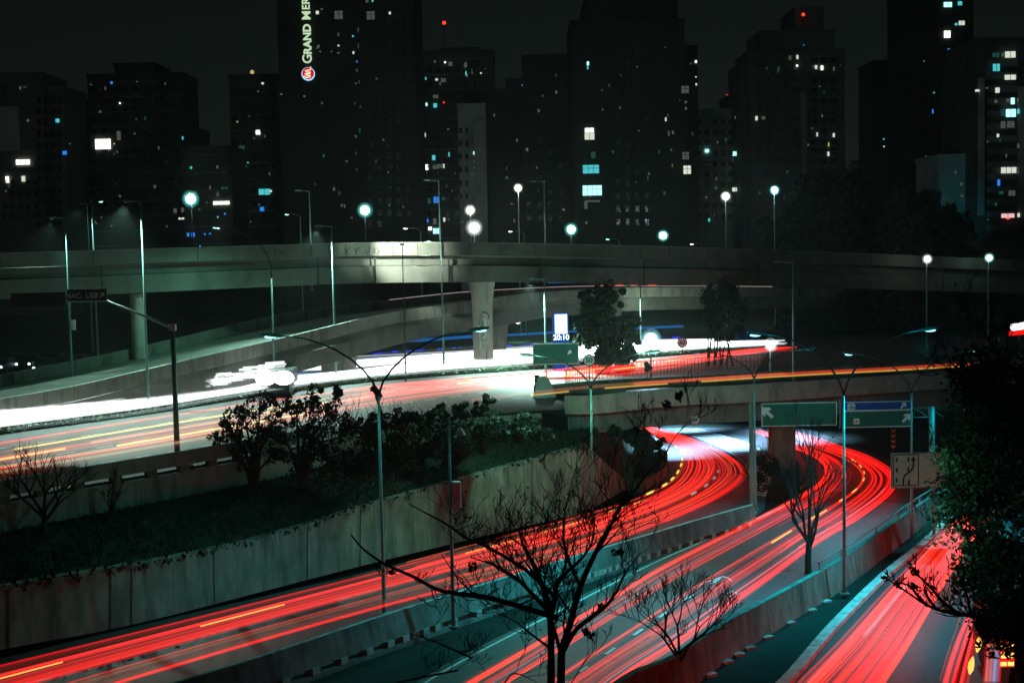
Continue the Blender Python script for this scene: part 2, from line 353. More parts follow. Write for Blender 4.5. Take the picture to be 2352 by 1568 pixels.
for k, u in enumerate([1432,1447,1461,1475,1489,1502,1516,1527]):
    c = A(u, 903, G(u, 935, 0).y-.42); w_, h_ = .17, .26
    P = [c + Vector((rng.uniform(-w_, w_), 0, rng.uniform(-h_, h_)*.9)) for _ in range(4)]
    mb = MB(); mb.tube(P, .02, 4); mb.build('graffiti_stroke', M['spraycyan'], br)
# carriageway barrier between the sunken roads
BB = line([(-100,1700),(260,1606),(574,1514),(881,1412),(1028,1366),(1312,1279),(1387,1257),(1476,1231),(1600,1194),(1728,1158)], Z1+1.0, 5)
bt = thing('median_barrier', 'stained concrete barrier dividing the two sunken carriageways', 'barrier', BB[20])
mb = MB(); mb.sweep(BB, [(-.28,-1.0),(-.1,0),(.1,0),(.28,-1.0)]); mb.build('panel', M['wallc'], bt)
mb = MB(); mb.sweep(BB, [(-.34,-1.7),(-.34,-1.25),(.3,-1.25),(.3,-1.7)]); mb.build('plinth', M['wallc'], bt)
for i in range(len(BB)-1):
    a, b = BB[i], BB[i+1]; n = max(1, round((b-a).length/2.6)); ang = math.atan2((b-a).y, (b-a).x); nn = Vector((-math.sin(ang), math.cos(ang), 0))
    for k in range(n):
        f = MB(); f.box(lerp(a, b, k/n) + nn*-.16 + Vector((0,0,-1.125)), (.42,.42,.247), ang); f.build('foot', M['pillar'], bt)
mb = MB(); mb.sweep([p + Vector((0,0,.004)) for p in BB], [(-.07,0),(-.07,.02),(.07,.02),(.07,0)]); mb.build('cap', M['kerb'], bt)
# near wall right of the second carriageway
NB = line([(1250,1690),(1360,1610),(1455,1545),(1550,1507),(1653,1436),(1723,1398),(1849,1330),(1934,1282),(2053,1200),(2094,1170),(2142,1139),(2196,1112),(2260,1075)], Z2+1.2, 5)
nw = thing('roadside_wall', 'stained concrete wall on the near side of the teal carriageway', 'wall', NB[25])
mb = MB(); mb.sweep(NB, [(-.3,-1.5),(-.12,0),(.12,0),(.2,-1.5)]); mb.build('panel', M['wallc'], nw)
mb = MB(); mb.sweep(NB, [(-.13,.003),(-.13,.05),(.13,.05),(.13,.003)]); mb.build('cap', M['concrete'], nw)
mb = MB(); mb.sweep(NB[32:], [(.02,.38),(.02,.46),(.1,.46),(.1,.38)])
for i in range(32, len(NB), 3): mb.box(NB[i] + Vector((0,.05,.2)), (.08,.08,.44))
mb.build('rail', M['metal'], nw)
for i in range(4, 34, 2):
    f = MB(); p = NB[i]; f.box(p + Vector((.18,-.42,-1.32)), (.5,.3,.16), .6); f.build('foot', M['kerb'], nw)
# markings ----------------------------------------------------------
def stripe(mb, a, b, w_):
    d = (b-a); nn = Vector((-d.y, d.x, 0)).normalized()*w_/2; mb.add([a-nn, b-nn, b+nn, a+nn], [(0,1,2,3)])
mb = MB(); la = line([(1548,990),(1600,1004),(1650,1024),(1690,1046),(1716,1072),(1728,1105),(1732,1135)], Z1+.005); lb = line([(1600,984),(1660,1000),(1715,1018),(1750,1035),(1766,1062),(1768,1100),(1755,1140)], Z1+.005)
for k in range(34): t = (k+.5)/34; stripe(mb, at(la, t), at(lb, t), .34)
for i in range(len(la)-1): stripe(mb, la[i], la[i+1], .18); stripe(mb, lb[i], lb[i+1], .18)
struct('road_marking', mb, M['paint'], 'white hatched gore between the two bends under the bridge')
mb = MB()
for (a, b), zz, tt, (s0, s1) in ((T2, Z2, .43, (.1, .5)),):
    s = s0
    while s < s1:
        p, q = lerp(at(a, s), at(b, s), tt), lerp(at(a, s+.012), at(b, s+.012), tt); p.z = zz+6.5+zroad(p.y)+.006; q.z = zz+6.5+zroad(q.y)+.006
        stripe(mb, p, q, .14); s += .036
for r_ in (r2b, r2a, r1b):
    P = [lerp(p, q, .04) for p, q in zip(r_, r2a if r_ is r2b else (r2b if r_ is r2a else r1a))]
    for i in range(6 if r_ is not r1b else 0, len(P)-30): stripe(mb, P[i]+Vector((0,0,.006)), P[i+1]+Vector((0,0,.006)), .13)
a_, b_ = G(1570,1184,Z1+.008), G(1612,1180,Z1+.008); stripe(mb, a_, b_, .35)
struct('road_marking', mb, M['paint'], 'worn white lane lines on the sunken carriageways')
mb = MB()
med = line([(-420,1055),(0,996),(337,950),(560,914),(794,882),(1014,862),(1206,849),(1467,822),(1625,810),(1780,803),(1950,795)], ZA, 6)
for fr in (.27, .52, .77):
    for i in range(0, 48, 2):
        p = lerp(at(med, i/60), at(EDGE, i/60*.52), fr); q = lerp(at(med, (i+.9)/60), at(EDGE, (i+.9)/60*.52), fr)
        stripe(mb, p+Vector((0,0,.006)), q+Vector((0,0,.006)), .13)
struct('road_marking', mb, M['paint'], 'faint dashed lane lines on the red side of the avenue')
# upper viaduct -----------------------------------------------------
VP = cat([A(u, v, D) for u, v, D in [(-700,600,98),(-300,590,101),(0,583,105),(632,564,116),(794,559.5,118.5),(959,558,120.5),(1148,559,123),(1400,564,126.5),(1624,570,130),(2000,584,138),(2500,606,150),(3000,630,165)]], 6)
vi = thing('viaduct', 'tall concrete viaduct with a lit graffiti covered parapet crossing below the towers', 'viaduct', VP[30])
mb = MB(); mb.sweep(VP, [(0,0),(0,-1.05),(.28,-1.0),(.28,0)]); mb.build('parapet', M['smooth'], vi)
mb = MB(); mb.sweep(VP, [(.05,-1.07),(1.2,-1.25),(1.2,-1.85),(.7,-1.95),(.7,-3.35),(8.3,-3.35),(8.3,-1.95),(9.2,-1.07)]); mb.build('girder', M['smooth'], vi)
mb = MB(); mb.sweep(VP, [(9.0,0),(9.0,-1.05),(9.28,-1.0),(9.28,0)]); mb.build('parapet', M['smooth'], vi)
mb = MB(); mb.sweep(VP, [(-.05,.0),(-.05,.07),(.32,.07),(.32,.0)]); mb.build('coping', M['concrete'], vi)
for i in range(2, len(VP)-6, 2):                        # joints and drain pipes
    q = VP[i]; m_ = MB(); m_.box(q + Vector((0,-.012,-.52)), (.05,.05,1.0)); m_.build('joint', M['spray'], vi)
    if i % 6 == 2: m_ = MB(); m_.tube([q + Vector((.4,.55,-1.2)), q + Vector((.4,.55,-3.3))], .08, 6); m_.build('drain_pipe', M['dark'], vi)
def pillar(u, vb, D, w_, zt, parent, mat='pillar', flare=0, zb=ZA):
    p = A(u, vb, D); mb = MB(); n = 20; prev = None; rings = [(zb-.3, 1, 1), (zt-2.2, 1.02, 1)] + ([(zt-1.2, 1.12, 1), (zt, 1.25+flare, 1)] if flare else [(zt, 1.05, 1)])
    vs = []; fs = []
    for z, a, b in rings:
        for j in range(n):
            q = 2*math.pi*j/n; vs.append((p.x+math.cos(q)*w_/2*a, D+math.sin(q)*w_/2*b, z))
    for i in range(len(rings)-1):
        for j in range(n): fs.append((i*n+j, i*n+(j+1) % n, (i+1)*n+(j+1) % n, (i+1)*n+j))
    mb.add(vs, fs); return mb.build('pillar', M[mat], parent, True)
pillar(1110, 800, 125.5, 1.75, 7.7, vi, flare=.08); pillar(318, 740, 112, 1.15, 7.7, vi); pillar(-250, 740, 107, 1.5, 7.4, vi)
gk = []                                                # scrawl on the viaduct
def scr(P, r=.05, y=.06):
    P = [A(u, v, 1) for u, v in P]
def onv(u, v, mbx, r=.035):
    pts = []; mbx = MB()
    for uu, vv in zip(u, v):
        k = min(VP, key=lambda p: abs((p.x/p.y) - ray(uu, vv).x/ray(uu, vv).y)); pts.append(A(uu, vv, k.y-.1))
    mbx.tube(pts, r, 4); mbx.build('graffiti_stroke', M['spray'], vi)
for us, vs in [((706,717,708,719),(570,569,582,583)),((791,801),(570,585)),((803,791),(569,584)),((812,818,826),(568,577,568)),((818,818),(577,586)),((836,843,851),(568,583,568)),((861,861),(569,582)),((866,872,866),(570,577,584)),((640,650),(575,583)),((660,671),(583,572))]: onv(us, vs, gk)
# mural figure on the pillar
pp = A(1110, 800, 125.5); g = MB()
def onp(P, r):
    out = []
    for u, v in P:
        q = A(u, v, 124.6); dx = q.x-pp.x; rr = .92; dy = math.sqrt(max(.01, rr*rr-dx*dx)); out.append((q.x, 125.5-dy, q.z))
    g.tube(out, r, 5)
for P, r in [([(1106,722),(1112,720),(1118,726)], .05), ([(1112,731),(1115,745),(1111,757)], .13), ([(1111,757),(1103,763),(1100,772)], .07), ([(1113,757),(1116,768),(1109,778)], .07), ([(1098,748),(1104,752),(1112,755)], .05), ([(1116,736),(1122,742),(1124,735)], .035), ([(1105,783),(1103,800)], .04)]: onp(P, r)
g.build('mural', M['spraywhite'], vi)
g = MB()
for P, r in [([(1104,728),(1110,716),(1120,720),(1124,733)], .035), ([(1116,805),(1120,811),(1116,815)], .03), ([(1117,815),(1118,845)], .03)]: onp(P, r)
g.build('mural', M['spray'], vi)
# ramp --------------------------------------------------------------
RN = cat([A(u, v, D) for u, v, D in [(-420,985,82),(-200,950,87),(0,916,92),(168,887,95),(337,848,98),(632,780,108),(768,747,114),(904,716,120),(1087,692,130),(1206,674,136),(1419,661,146),(1613,660,153),(1900,662,165),(2300,668,180)]], 5)
RF = cat([A(u, v, D) for u, v, D in [(-420,920,96),(-200,890,101),(0,861,106),(168,828,109),(337,793,113),(574,737,122),(680,716,127),(779,703,133),(995,678,143),(1120,667,148),(1330,657,158),(1530,656,165),(1800,658,176),(2200,664,192)]], 5)
ra = thing('ramp', 'curving concrete access ramp climbing behind the white trails and under the viaduct', 'ramp', RN[30])
def wall2(P, h, t):                                    # upright wall hanging from its top line
    m_ = MB(); m_.sweep(P, [(0,0),(0,-h),(t,-h),(t,0)]); return m_
wall2(RN, 1.0, .25).build('parapet', M['concrete'], ra); wall2(RF, .95, .25).build('parapet', M['concrete'], ra)
mb = MB(); n = len(RN)
a = [p + Vector((0,.25,-.9)) for p in RN]; b = [p + Vector((0,0,-.85)) for p in RF]; mb.ribbon(a, b)
g1 = [p + Vector((0,.02,-1.01)) for p in RN]; g2 = [p + Vector((1.6,2.0,-1.3)) for p in RN]; g3 = [Vector((p.x+2.2, p.y+2.6, max(-.3, p.z-2.5))) for p in RN]; g4 = [Vector((p.x, p.y-1, max(-.3, p.z-2.3))) for p in RF]
mb.ribbon(g2, g1); mb.ribbon(g3, g2); mb.ribbon(g4, g3)
mb.build('deck', M['smooth'], ra)
def flared(u, D, zt, zb, w1, w0, parent):
    p = A(u, 800, D); m_ = MB(); m_.prism([(p.x-w0/2,D-.7,zb),(p.x+w0/2,D-.7,zb),(p.x+w1/2*.8,D-.7,zt-1.3),(p.x+w1/2,D-.7,zt),(p.x-w1/2,D-.7,zt),(p.x-w1/2*.8,D-.7,zt-1.3)], (0,1.4,0)); return m_.build('pillar', M['concrete'], parent)
flared(777, 118, 2.9, -.2, 3.6, 2.4, ra); flared(1146, 137, 4.0, -.2, 2.2, 1.2, ra); flared(1400, 150, 4.2, -.2, 2.4, 1.3, ra)
# ------------------------------------------------------------------ traffic light streaks
RED, DEEP, ORG, YEL, WHT, BLU, PNK, BRN = (1,.007,.005), (.9,.002,.004), (1,.045,.008), (1,.62,.10), (.95,1,1), (.02,.25,.95), (1,.05,.045), (.5,.09,.03)
KR, KW = .36, .2                                       # brightness of tail lamp and head lamp tracks
class Streaks:
    """lamp tracks gathered by colour step into one soft mass"""
    def __init__(s): s.b = {}
    def add(s, path, r, c, st):
        k = (c, st); s.b.setdefault(k, MB()).tube(path, r, 5, cap=False)
    def build(s, label):
        o = None; mats = []; big = MB()
        for i, (k, m_) in enumerate(s.b.items()):
            n = len(big.v); big.v += m_.v; big.f += [[q+n for q in f] for f in m_.f]; big.m += [i]*len(m_.f); mats.append(trailmat(k[0], k[1]*(KW if min(k[0]) > .7 else 1 if k[0] == YEL else KR)))
        return tag(big.build('light_streaks', mats), label, 'light streaks', None, 'stuff')
def track(a, b, t, s0=0, s1=1, wob=0, ph=0, dz=0, n=70):
    out = []; n = max(4, int(n*(s1-s0)))
    for i in range(n+1):
        s = s0+(s1-s0)*i/n; tt = t(s) if callable(t) else t
        out.append(lerp(at(a, s), at(b, s), tt + wob*math.sin(s*9+ph)) + Vector((0,0,dz)))
    return out
rng = random.Random(11)
S = Streaks(); a, b = T1
for i in range(18):
    t = rng.uniform(.13, .56); S.add(track(a, b, t, 0, 1, .015, rng.random()*6, rng.uniform(-.08, .25)), rng.choice([.03,.045,.06]), rng.choice([RED,RED,PNK,PNK,ORG]), rng.choice([.16,.25,.38]))
for t in (.2,.27,.33,.41,.47,.52): S.add(track(a, b, t, 0, .95, .01, t*9), .075, PNK, .3)
for i in range(10): S.add(track(a, b, rng.uniform(.72,.93), 0, 1, .01, rng.random()*6), .05, BRN, .1)
for i in range(40):
    t0 = rng.uniform(.06, 1.0); s0 = rng.uniform(.27, .4); w_ = rng.uniform(.0, .06)
    S.add(track(a, b, t0, s0, 1, w_*.6, rng.random()*6, rng.uniform(-.1,.3)), rng.choice([.018,.028,.05]), rng.choice([RED,RED,DEEP,RED,ORG]), rng.choice([.3,.7,1.3]))
S.add(track(a, b, .985, 0, 1, .0), .055, RED, .9); S.add(track(a, b, .96, 0, 1, .0), .04, RED, .7); S.add(track(a, b, .7, 0, 1, .0), .03, RED, .65)
S.add(track(a, b, .0, 0, .29), .04, DEEP, .9)
for t in (.90,.97,1.0,1.03,.83,.76): S.add(track(a, b, t, .45, 1, .01, t*20), .045, RED, .5)
for t, p, q in ((.36,.06,.10),(.37,.165,.205),(.26,.30,.335),(.25,.345,.40),(.2,.425,.452),(.21,.462,.482)): S.add(track(a, b, t, p, q, 0, 0, .2, 120), .03, YEL, .45)
for p in (.50,.54,.575,.61,.645,.68,.72,.77): S.add(track(a, b, .04+(.60-p)*.15, p, p+.017, 0, 0, .2, 300), .07, YEL, .7)
for p in (.525,.562,.60,.64): S.add(track(a, b, .62, p, p+.012, 0, 0, .1, 300), .07, WHT, .8)
S.build('red and orange light streaks sweeping round the sunken carriageway and under the bridge')
S = Streaks(); a, b = T2
for t0, n_, w_ in ((.03,7,.05),(.10,6,.05),(.25,6,.05),(.56,5,.05),(.68,6,.06),(.80,4,.04),(.93,6,.06),(.99,3,.02)):
    for i in range(n_):
        s1 = rng.uniform(.88, 1)
        S.add(track(a, b, t0+rng.uniform(-w_, w_)*.7, 0, s1, .012, rng.random()*6, rng.uniform(-.1,.25)), rng.choice([.02,.035,.055]), rng.choice([RED,DEEP,RED,ORG]), rng.choice([.2,.35,.8]))
for i in range(34):
    S.add(track(a, b, rng.choice([rng.uniform(0,.35), rng.uniform(.55,1)]), rng.uniform(.36,.52), 1, .02, rng.random()*6), rng.choice([.02,.035]), rng.choice([RED,DEEP,RED]), rng.choice([.4,.8,1.3]))
for t in (.98,.93,.72): S.add(track(a, b, t, .2, .9, .0), .05, RED, .5)
for t, p, q in ((.60,.385,.415),(.59,.45,.49),(.58,.52,.535),(.58,.55,.565),(.57,.60,.617),(.56,.64,.657),(.56,.68,.70),(.56,.72,.74)): S.add(track(a, b, t, p, q, 0, 0, .2, 300), .045, YEL, .55)
for t in (.17,.87): S.add(track(a, b, t, 0, .6, .01, t*30), .03, (.05,.5,.7), .3)
S.add([G(u, v, Z2+.9) for u, v in ((1608,1343),(1620,1336),(1632,1333),(1645,1328),(1660,1323),(1672,1326),(1681,1334))], .02, (.5,.75,1), .9)
S.add([G(u, v, Z2+.9) for u, v in ((1670,1362),(1682,1357),(1694,1362))], .018, (.6,.9,1), .8)
S.build('red light streaks crossing the teal second carriageway')
S = Streaks(); a, b = T3
for i in range(58):
    t0 = min(.99, max(0, rng.choice([.02,.12,.24,.30,.38,.5,.62,.68,.82,.88])+rng.uniform(-.06,.06)))
    S.add(track(a, b, t0, 0, 1, .01, rng.random()*6, rng.uniform(-.1,.3)), rng.choice([.02,.035,.06]), rng.choice([RED,RED,RED,ORG,PNK]), rng.choice([.15,.45,1.0]))
for t, p, q in ((.14,0,.25),(.19,0,.35),(.42,0,1),(.65,0,1),(.85,0,1),(.87,0,1),(.44,.1,.8)): S.add(track(a, b, t, p, q), .065, ORG, .5)
for i in range(9): S.add(track(a, b, rng.uniform(0,.92), 0, 1, .008, i), .05, rng.choice([RED,DEEP,ORG]), 1.1)
for t, p, q in ((.25,.42,.6),): S.add(track(a, b, t, p, q), .08, (.4,.8,.9), .3)
S.build('bright red light streaks on the third road in the lower right corner')
S = Streaks()
P0, P1 = line([(2150,1650),(2166,1568),(2190,1490),(2220,1415)], Z2+.8), line([(2215,1650),(2235,1568),(2250,1490),(2268,1415)], Z2+.8)
for i in range(18): S.add(track(P0, P1, rng.uniform(0,.85), 0, 1, 0, 0, 0, 20), .055, rng.choice([RED,PNK,RED]), .4)
for u, v in ((2248,1477),(2231,1527)):
    S.add([G(u+4, v-20, Z2+1), G(u+1, v-6, Z2+1), G(u-1, v+6, Z2+1), G(u-4, v+20, Z2+1)], [.03,.11,.11,.03], YEL, .6)
for k in range(14):
    u = 2262+k*2.7; S.add([G(u+6, 1452+rng.uniform(0,20), Z2+1.1), G(u-2, 1565, Z2+1.1)], .05, rng.choice([PNK,RED,(.05,.2,.6),(.5,.5,.55),RED]), .4)
S.add([G(2251,1296,Z2+.7), G(2232,1340,Z2+.7), G(2180,1490,Z2+.7), G(2159,1560,Z2+.7)], .022, RED, .5)
S.build('red and amber light streaks of slow traffic in the bottom right corner')
# avenue
RI = line([(-420,1070),(0,1012),(337,957),(700,905),(900,880),(1206,855),(1467,827),(1650,809),(1770,799),(1950,792)], .7); RO = line([(-420,1180),(0,1096),(337,1040),(700,972),(900,930),(1206,887),(1467,862),(1650,826),(1770,808),(1950,799)], .7)
S = Streaks()
for i in range(30):
    t = min(1, max(.02, rng.choice([.06,.16,.26,.3,.42,.5,.62,.78,.9])+rng.uniform(-.05,.05))); s0 = rng.choice([0, 0, rng.random()*.5]); s1 = rng.choice([rng.uniform(.86,.93)]*2 + [rng.uniform(.5,.9)])
    if s1 < s0+.15: s1 = .9
    S.add(track(RI, RO, t, s0, s1, .008, rng.random()*6), rng.choice([.04,.06,.08]), rng.choice([RED,PNK,RED,ORG]), rng.choice([.12,.22,.35]))
for i in range(30): S.add(track(RI, RO, rng.uniform(0,.6), rng.uniform(.36,.5), rng.uniform(.85,.93), .01, rng.random()*6), .07, rng.choice([RED,PNK]), rng.choice([.2,.35]))
for t, p, q in ((.55,.0,.16),(.33,.12,.33),(.7,.2,.34),(.45,.3,.36),(.35,.5,.55),(.3,.58,.63),(.55,.56,.6),(.45,.64,.68),(.3,.7,.74)): S.add(track(RI, RO, t, p, q), .05, YEL, .5)
for t, p, q in ((.75,.0,.3),(.5,.18,.42),(.88,0,.35)): S.add(track(RI, RO, t, p, q), .08, (.75,.95,.5), .25)
S.build('red and yellow light streaks along the near side of the avenue')
WI = line([(-420,1045),(0,983),(337,939),(560,902),(794,870),(1014,850),(1206,836),(1467,811),(1625,799),(1780,792),(1900,789)], .7); WO = line([(-420,985),(0,941),(337,895),(560,877),(794,857),(1014,830),(1206,816),(1467,797),(1625,790),(1780,786),(1900,784)], .7)
S = Streaks()
for i in range(64): S.add(track(WI, WO, (i+.5)/64*.97+.01, 0, rng.uniform(.84,.92), .004, rng.random()*6, rng.uniform(0,.25)), .075, (.93,1,1), rng.choice([.55,.8,1.2]))
for k in range(16): S.add(track(WI, WO, -.02-.012*k if k % 2 else 1.0+.016*k, rng.random()*.3, .88, .01, k), .05, (.75,1,1), .5/(1+k*.4))
for t, p in ((1.04,.0),(1.09,.1)): S.add(track(WI, WO, t, p, .9), .05, (.35,.9,.95), .35)
S.build('dazzling white headlight streaks on the far side of the avenue hedge')
FI = line([(560,868),(632,855),(801,846),(1090,818),(1206,812),(1467,792),(1640,787)], .7); FO = line([(560,853),(632,840),(801,825),(1090,807),(1206,799),(1467,784),(1640,781)], .7)
S = Streaks()
for i in range(22): S.add(track(FI, FO, (i+.5)/22*.72, 0, 1, .01, rng.random()*6, rng.uniform(0,.2)), .085, (.95,1,1), rng.choice([.6,1.0]))
for t in (-.25,-.38,.78,.84,.9): S.add(track(FI, FO, t, 0, .95), .07, (.05,.3,.85), .5)
S.add(track(FI, FO, 1.28, 0, 1, .02), .05, WHT, 1.2)
S.build('white and blue headlight streaks on the far frontage road behind the pillar')
S = Streaks()
bl = [A(u, v, 139) for u, v in ((852,787),(900,782),(991,777),(1090,770),(1190,767),(1290,761),(1400,755),(1570,748))]
for k in range(3): S.add([p + Vector((0,0,-.1*k)) for p in (bl[:4] if k == 2 else bl)], .06, (.01,.22,.8), .5)
for i in range(46):
    t = rng.random(); p = lerp(at(bl, t), at(bl, min(1, t+.004)), .5) + Vector((0,0,-1.1)); S.add([p, p+Vector((rng.uniform(.25,.7),.05,.02))], .07, (.02,.04,.9), rng.choice([.5,.9]))
for u0, u1, v0, v1 in ((283,440,813,807),(300,430,818,811)): S.add([A(u0,v0,133), A(u1,v1,133)], .12, (.01,.12,.5), .5)
S.build('blue light streaks and dots beyond the avenue under the ramp')
S = Streaks()
rt = [p for p in RF[38:62]]
for dz, c, st in ((.35,(1,.75,.75),.9),): S.add([p + Vector((-.6,-2.2,dz-.3)) for p in rt], .035, c, st)
for u0, u1 in ((1382,1402),(1414,1432),(1447,1465),(1488,1508)): S.add([A(u0,655,152), A(u1,654.5,153)], .1, (1,.12,.02), .6)
S.add([A(1260,649,150), A(1330,648.5,151)], .05, BLU, .5)
S.build('thin pink light streak on the climbing ramp')
S = Streaks()
yl = line([(1080,925),(1235,906),(1368,893),(1500,883),(1640,874),(1760,866),(1900,858),(2040,851),(2190,842),(2300,838)], .75)
ends = ((.1,.17),(.24,.36),(.42,.5),(.5,.98))
for p, q in ends: S.add([at(yl, p+(q-p)*i/14) for i in range(15)], .06, (1,.55,.07), .8)
for k in range(7): S.add([at(yl, .3+.68*i/20) + Vector((0,.7+.28*k,0)) for i in range(21)], .06, (.75,.06,.02), .22)
for k in range(5): S.add([at(yl, .0+.6*i/20) + Vector((0,.9+.4*k,0)) for i in range(21)], .06, (.7,.25,.12), .12)
S.build('yellow and dull red light streaks along the bridge roadway')
S = Streaks()
S.add([A(2002,591.5,190), A(2052,594.5,192)], .06, (.9,0,.02), .5)
for k in range(3): S.add([A(2140+10*k,597+3*k,185), A(2352,612+3*k,175), A(2420,618+3*k,172)], .05, (.9,.03,.02), .14)
S.build('faint red light streaks at the right end of the viaduct')
# hedge on the median ------------------------------------------------
def leaves(mb, c, rad, n, s, rng, sq=(1,1,1)):
    c = Vector(c)
    for i in range(n):
        d = Vector((rng.gauss(0,1), rng.gauss(0,1), rng.gauss(0,1))).normalized()*rad*rng.uniform(.35,1)**.6
        p = c + Vector((d.x*sq[0], d.y*sq[1], d.z*sq[2])); q = s*rng.choice([.45,.65,.9,1.1,1.4])
        e = Vector((rng.uniform(-1,1), rng.uniform(-1,1), rng.uniform(-1,1))).normalized(); f = e.cross(Vector((rng.uniform(-1,1), rng.uniform(-1,1), rng.uniform(-1,1)))).normalized()
        mb.add([p-e*q, p+f*q*.5, p+e*q, p-f*q*.5], [(0,1,2,3)])
rng = random.Random(5)
hd = MB(); P = [at(med, i/420) for i in range(421)]
for i, p in enumerate(P):
    if i/420 > .93: break
    h = .32+.16*math.sin(i*.7)*math.sin(i*.23)+rng.uniform(-.05,.12)
    leaves(hd, p + Vector((rng.uniform(-.2,.2), rng.uniform(-.3,.3), h*.7)), .55, 26, .13, rng, (1.2,.9,h*1.5))
hg = thing('hedge', 'low dark clipped hedge along the median between white and red streaks', 'hedge', P[150]); hd.build('foliage', M['leaf'], hg)
mb = MB(); mb.sweep(med[:58], [(-.45,0),(-.45,.15),(.45,.15),(.45,0)]); struct('median', mb, M['earth'], 'raised median strip of the avenue')
sep = line([(-420,960),(0,932),(337,888),(560,868),(801,850.5),(1090,822),(1206,815),(1467,796)], ZA)
mb = MB(); mb.sweep(sep, [(-.15,0),(-.1,.5),(.1,.5),(.15,0)]); tag(mb.build('divider', M['concrete']), 'low concrete divider between the two bands of white streaks', 'divider')
# ------------------------------------------------------------------ lamps
def post(name, label, u, vb, vt, z, r=.11, D=None, group='slender street lamp posts'):
    b = G(u, vb, z) if D is None else A(u, vb, D)
    if D is not None and z is not None: b.z = z
    zt = A(u, vt, b.y).z; t = thing(name, label, 'lamp post', b, group)
    m_ = MB(); m_.tube([b + Vector((0,0,h)) for h in (-.1, .5, (zt-b.z)*.5, zt-b.z)], [r*1.25, r, r*.75, r*.5], 8); m_.build('pole', M['metal'], t, True)
    m_ = MB(); m_.box(b + Vector((0,0,.04)), (.4,.4,.08)); m_.build('base_plate', M['metal'], t)
    return t, b, zt
def head(t, p, d, lit=None, size=.75, housing='metal', strength=6):
    """flat cobra head lamp pointing along d with a lens below"""
    d = Vector(d).normalized(); q = d.to_track_quat('X', 'Z').to_matrix(); m_ = MB()
    m_.add([Vector(p) + q @ Vector(v) for v in [(0,-.06,-.05),(0,.06,-.05),(0,.06,.05),(0,-.06,.05),(size*.45,-.17,-.07),(size*.45,.17,-.07),(size*.45,.13,.1),(size*.45,-.13,.1),(size,-.1,-.05),(size,.1,-.05),(size,.07,.04),(size,-.07,.04)]],
           [(0,1,2,3),(0,4,5,1),(1,5,6,2),(2,6,7,3),(3,7,4,0),(4,8,9,5),(5,9,10,6),(6,10,11,7),(7,11,8,4),(8,11,10,9)])
    m_.build('lamp_head', M[housing], t)
    m_ = MB(); m_.ball(Vector(p) + q @ Vector((size*.58,0,-.08)), 1, 8, 5, (size*.3,.1,.07)); m_.build('lens', emit('lens_%s_%g' % (lit, strength), {'teal':TEAL,'cyan':(.35,.9,1),'white':(1,1,.88)}[lit], strength) if lit else M['glass'], t)
def arm(t, p, d, L, rise, r=.05, n=7, curve=1.5, mat='metal'):
    d = Vector(d).normalized(); P = [Vector(p) + d*L*(i/n)**curve + Vector((0,0,rise*(1-(1-i/n)**1.6))) for i in range(n+1)]
    m_ = MB(); m_.tube(P, [r*1.1-(r*.5)*i/n for i in range(n+1)], 7); m_.build('arm', M[mat], t, True); return P
def vlamp(label, u, vb, vt, z, L, rise, power, c, lit, ang=0, D=None, spill=120, aim=(0,0), cone=150):
    t, b, zt = post('street_lamp', label, u, vb, vt, z, .10, D, 'double armed street lamps beside the sunken roads'); t['category'] = 'street lamp'
    for s in (-1, 1):
        d = Vector((s*math.cos(ang), s*math.sin(ang), 0)); P = arm(t, (b.x, b.y, zt-.05), d, L, rise, mat='dark')
        hd_ = (P[-1]-P[-2]).normalized(); hd_.z = .12; head(t, P[-1], hd_, lit, .9, 'dark', 2.2)
        spot('lamp_or_fill_light', P[-1] + d*.5 + Vector((0,0,-.25)), P[-1] + d*1.5 + Vector((aim[0],aim[1],-12)), power, c, cone, 1, .12, t)
        l = bpy.data.lights.new('lamp_spill', 'POINT'); l.energy = spill; l.color = c; l.shadow_soft_size = .15; o = bpy.data.objects.new('lamp_spill', l); col.objects.link(o); o.parent = t; o.location = P[-1] + d*.5 + Vector((0,-.3,-.4)) - Vector(t.location)
    return t
vlamp('double armed lamp with a Y shaped top, in front of the leafy bushes', 883, 1410, 905, Z1, 4.0, 2.7, 1100, (.14,.9,.8), 'cyan', .15, None, 70)
vlamp('double armed lamp with a cyan lit pole in front of the lit wing wall', 1363, 1240, 890, Z1, 3.2, 2.0, 1000, TEAL, 'teal', .1, None, 1000)
vlamp('double armed lamp standing by the concrete end of the median barrier', 1735, 1170, 868, Z1, 3.2, 1.8, 120, CYAN, None, .1, None, 110)
vlamp('double armed lamp whose pole crosses the gap between the two green boards', 1940, 1365, 905, Z2, 3.6, 2.9, 13000, (.0,.6,.78), 'cyan', .1, None, 160, (-5,-1), 108)
vlamp('double armed lamp whose pole crosses the right end of the blue and green board', 2094, 1262, 900, Z2, 3.6, 2.6, 7500, (.0,.6,.78), 'cyan', .1, 91, 60, (-4,-5), 100)
def mast(label, u, vb, vt, z=ZA, D=None, heads=1, power=0, c=(.55,1,.86), box=None, cat_='lamp post'):
    t, b, zt = post('lamp_post', label, u, vb, vt, z, .105, D)
    for s in ((1,) if heads == 1 else (-1, 1) if heads == 2 else ()):
        P = arm(t, (b.x, b.y, zt-.1), (-s*.8, .3*s, 0), .9, .12, .04, 4); head(t, P[-1], (-s, .3*s, .05), None, .6)
        if power: spot('lamp_or_fill_light', P[-1] + Vector((-s*.4,0,-.3)), P[-1] + Vector((-s*1,-6,-13)), power, c, 100, .7, .15, t)
    if box: m_ = MB(); m_.box((b.x+.25, b.y, A(u, box, b.y).z), (.28,.25,.75)); m_.build('control_box', M['swhite'], t)
    return t, b, zt
mast('tall bare lamp post behind the overhead direction sign, with a small pale box', 168, 917, 500, box=746, power=7450, heads=1)
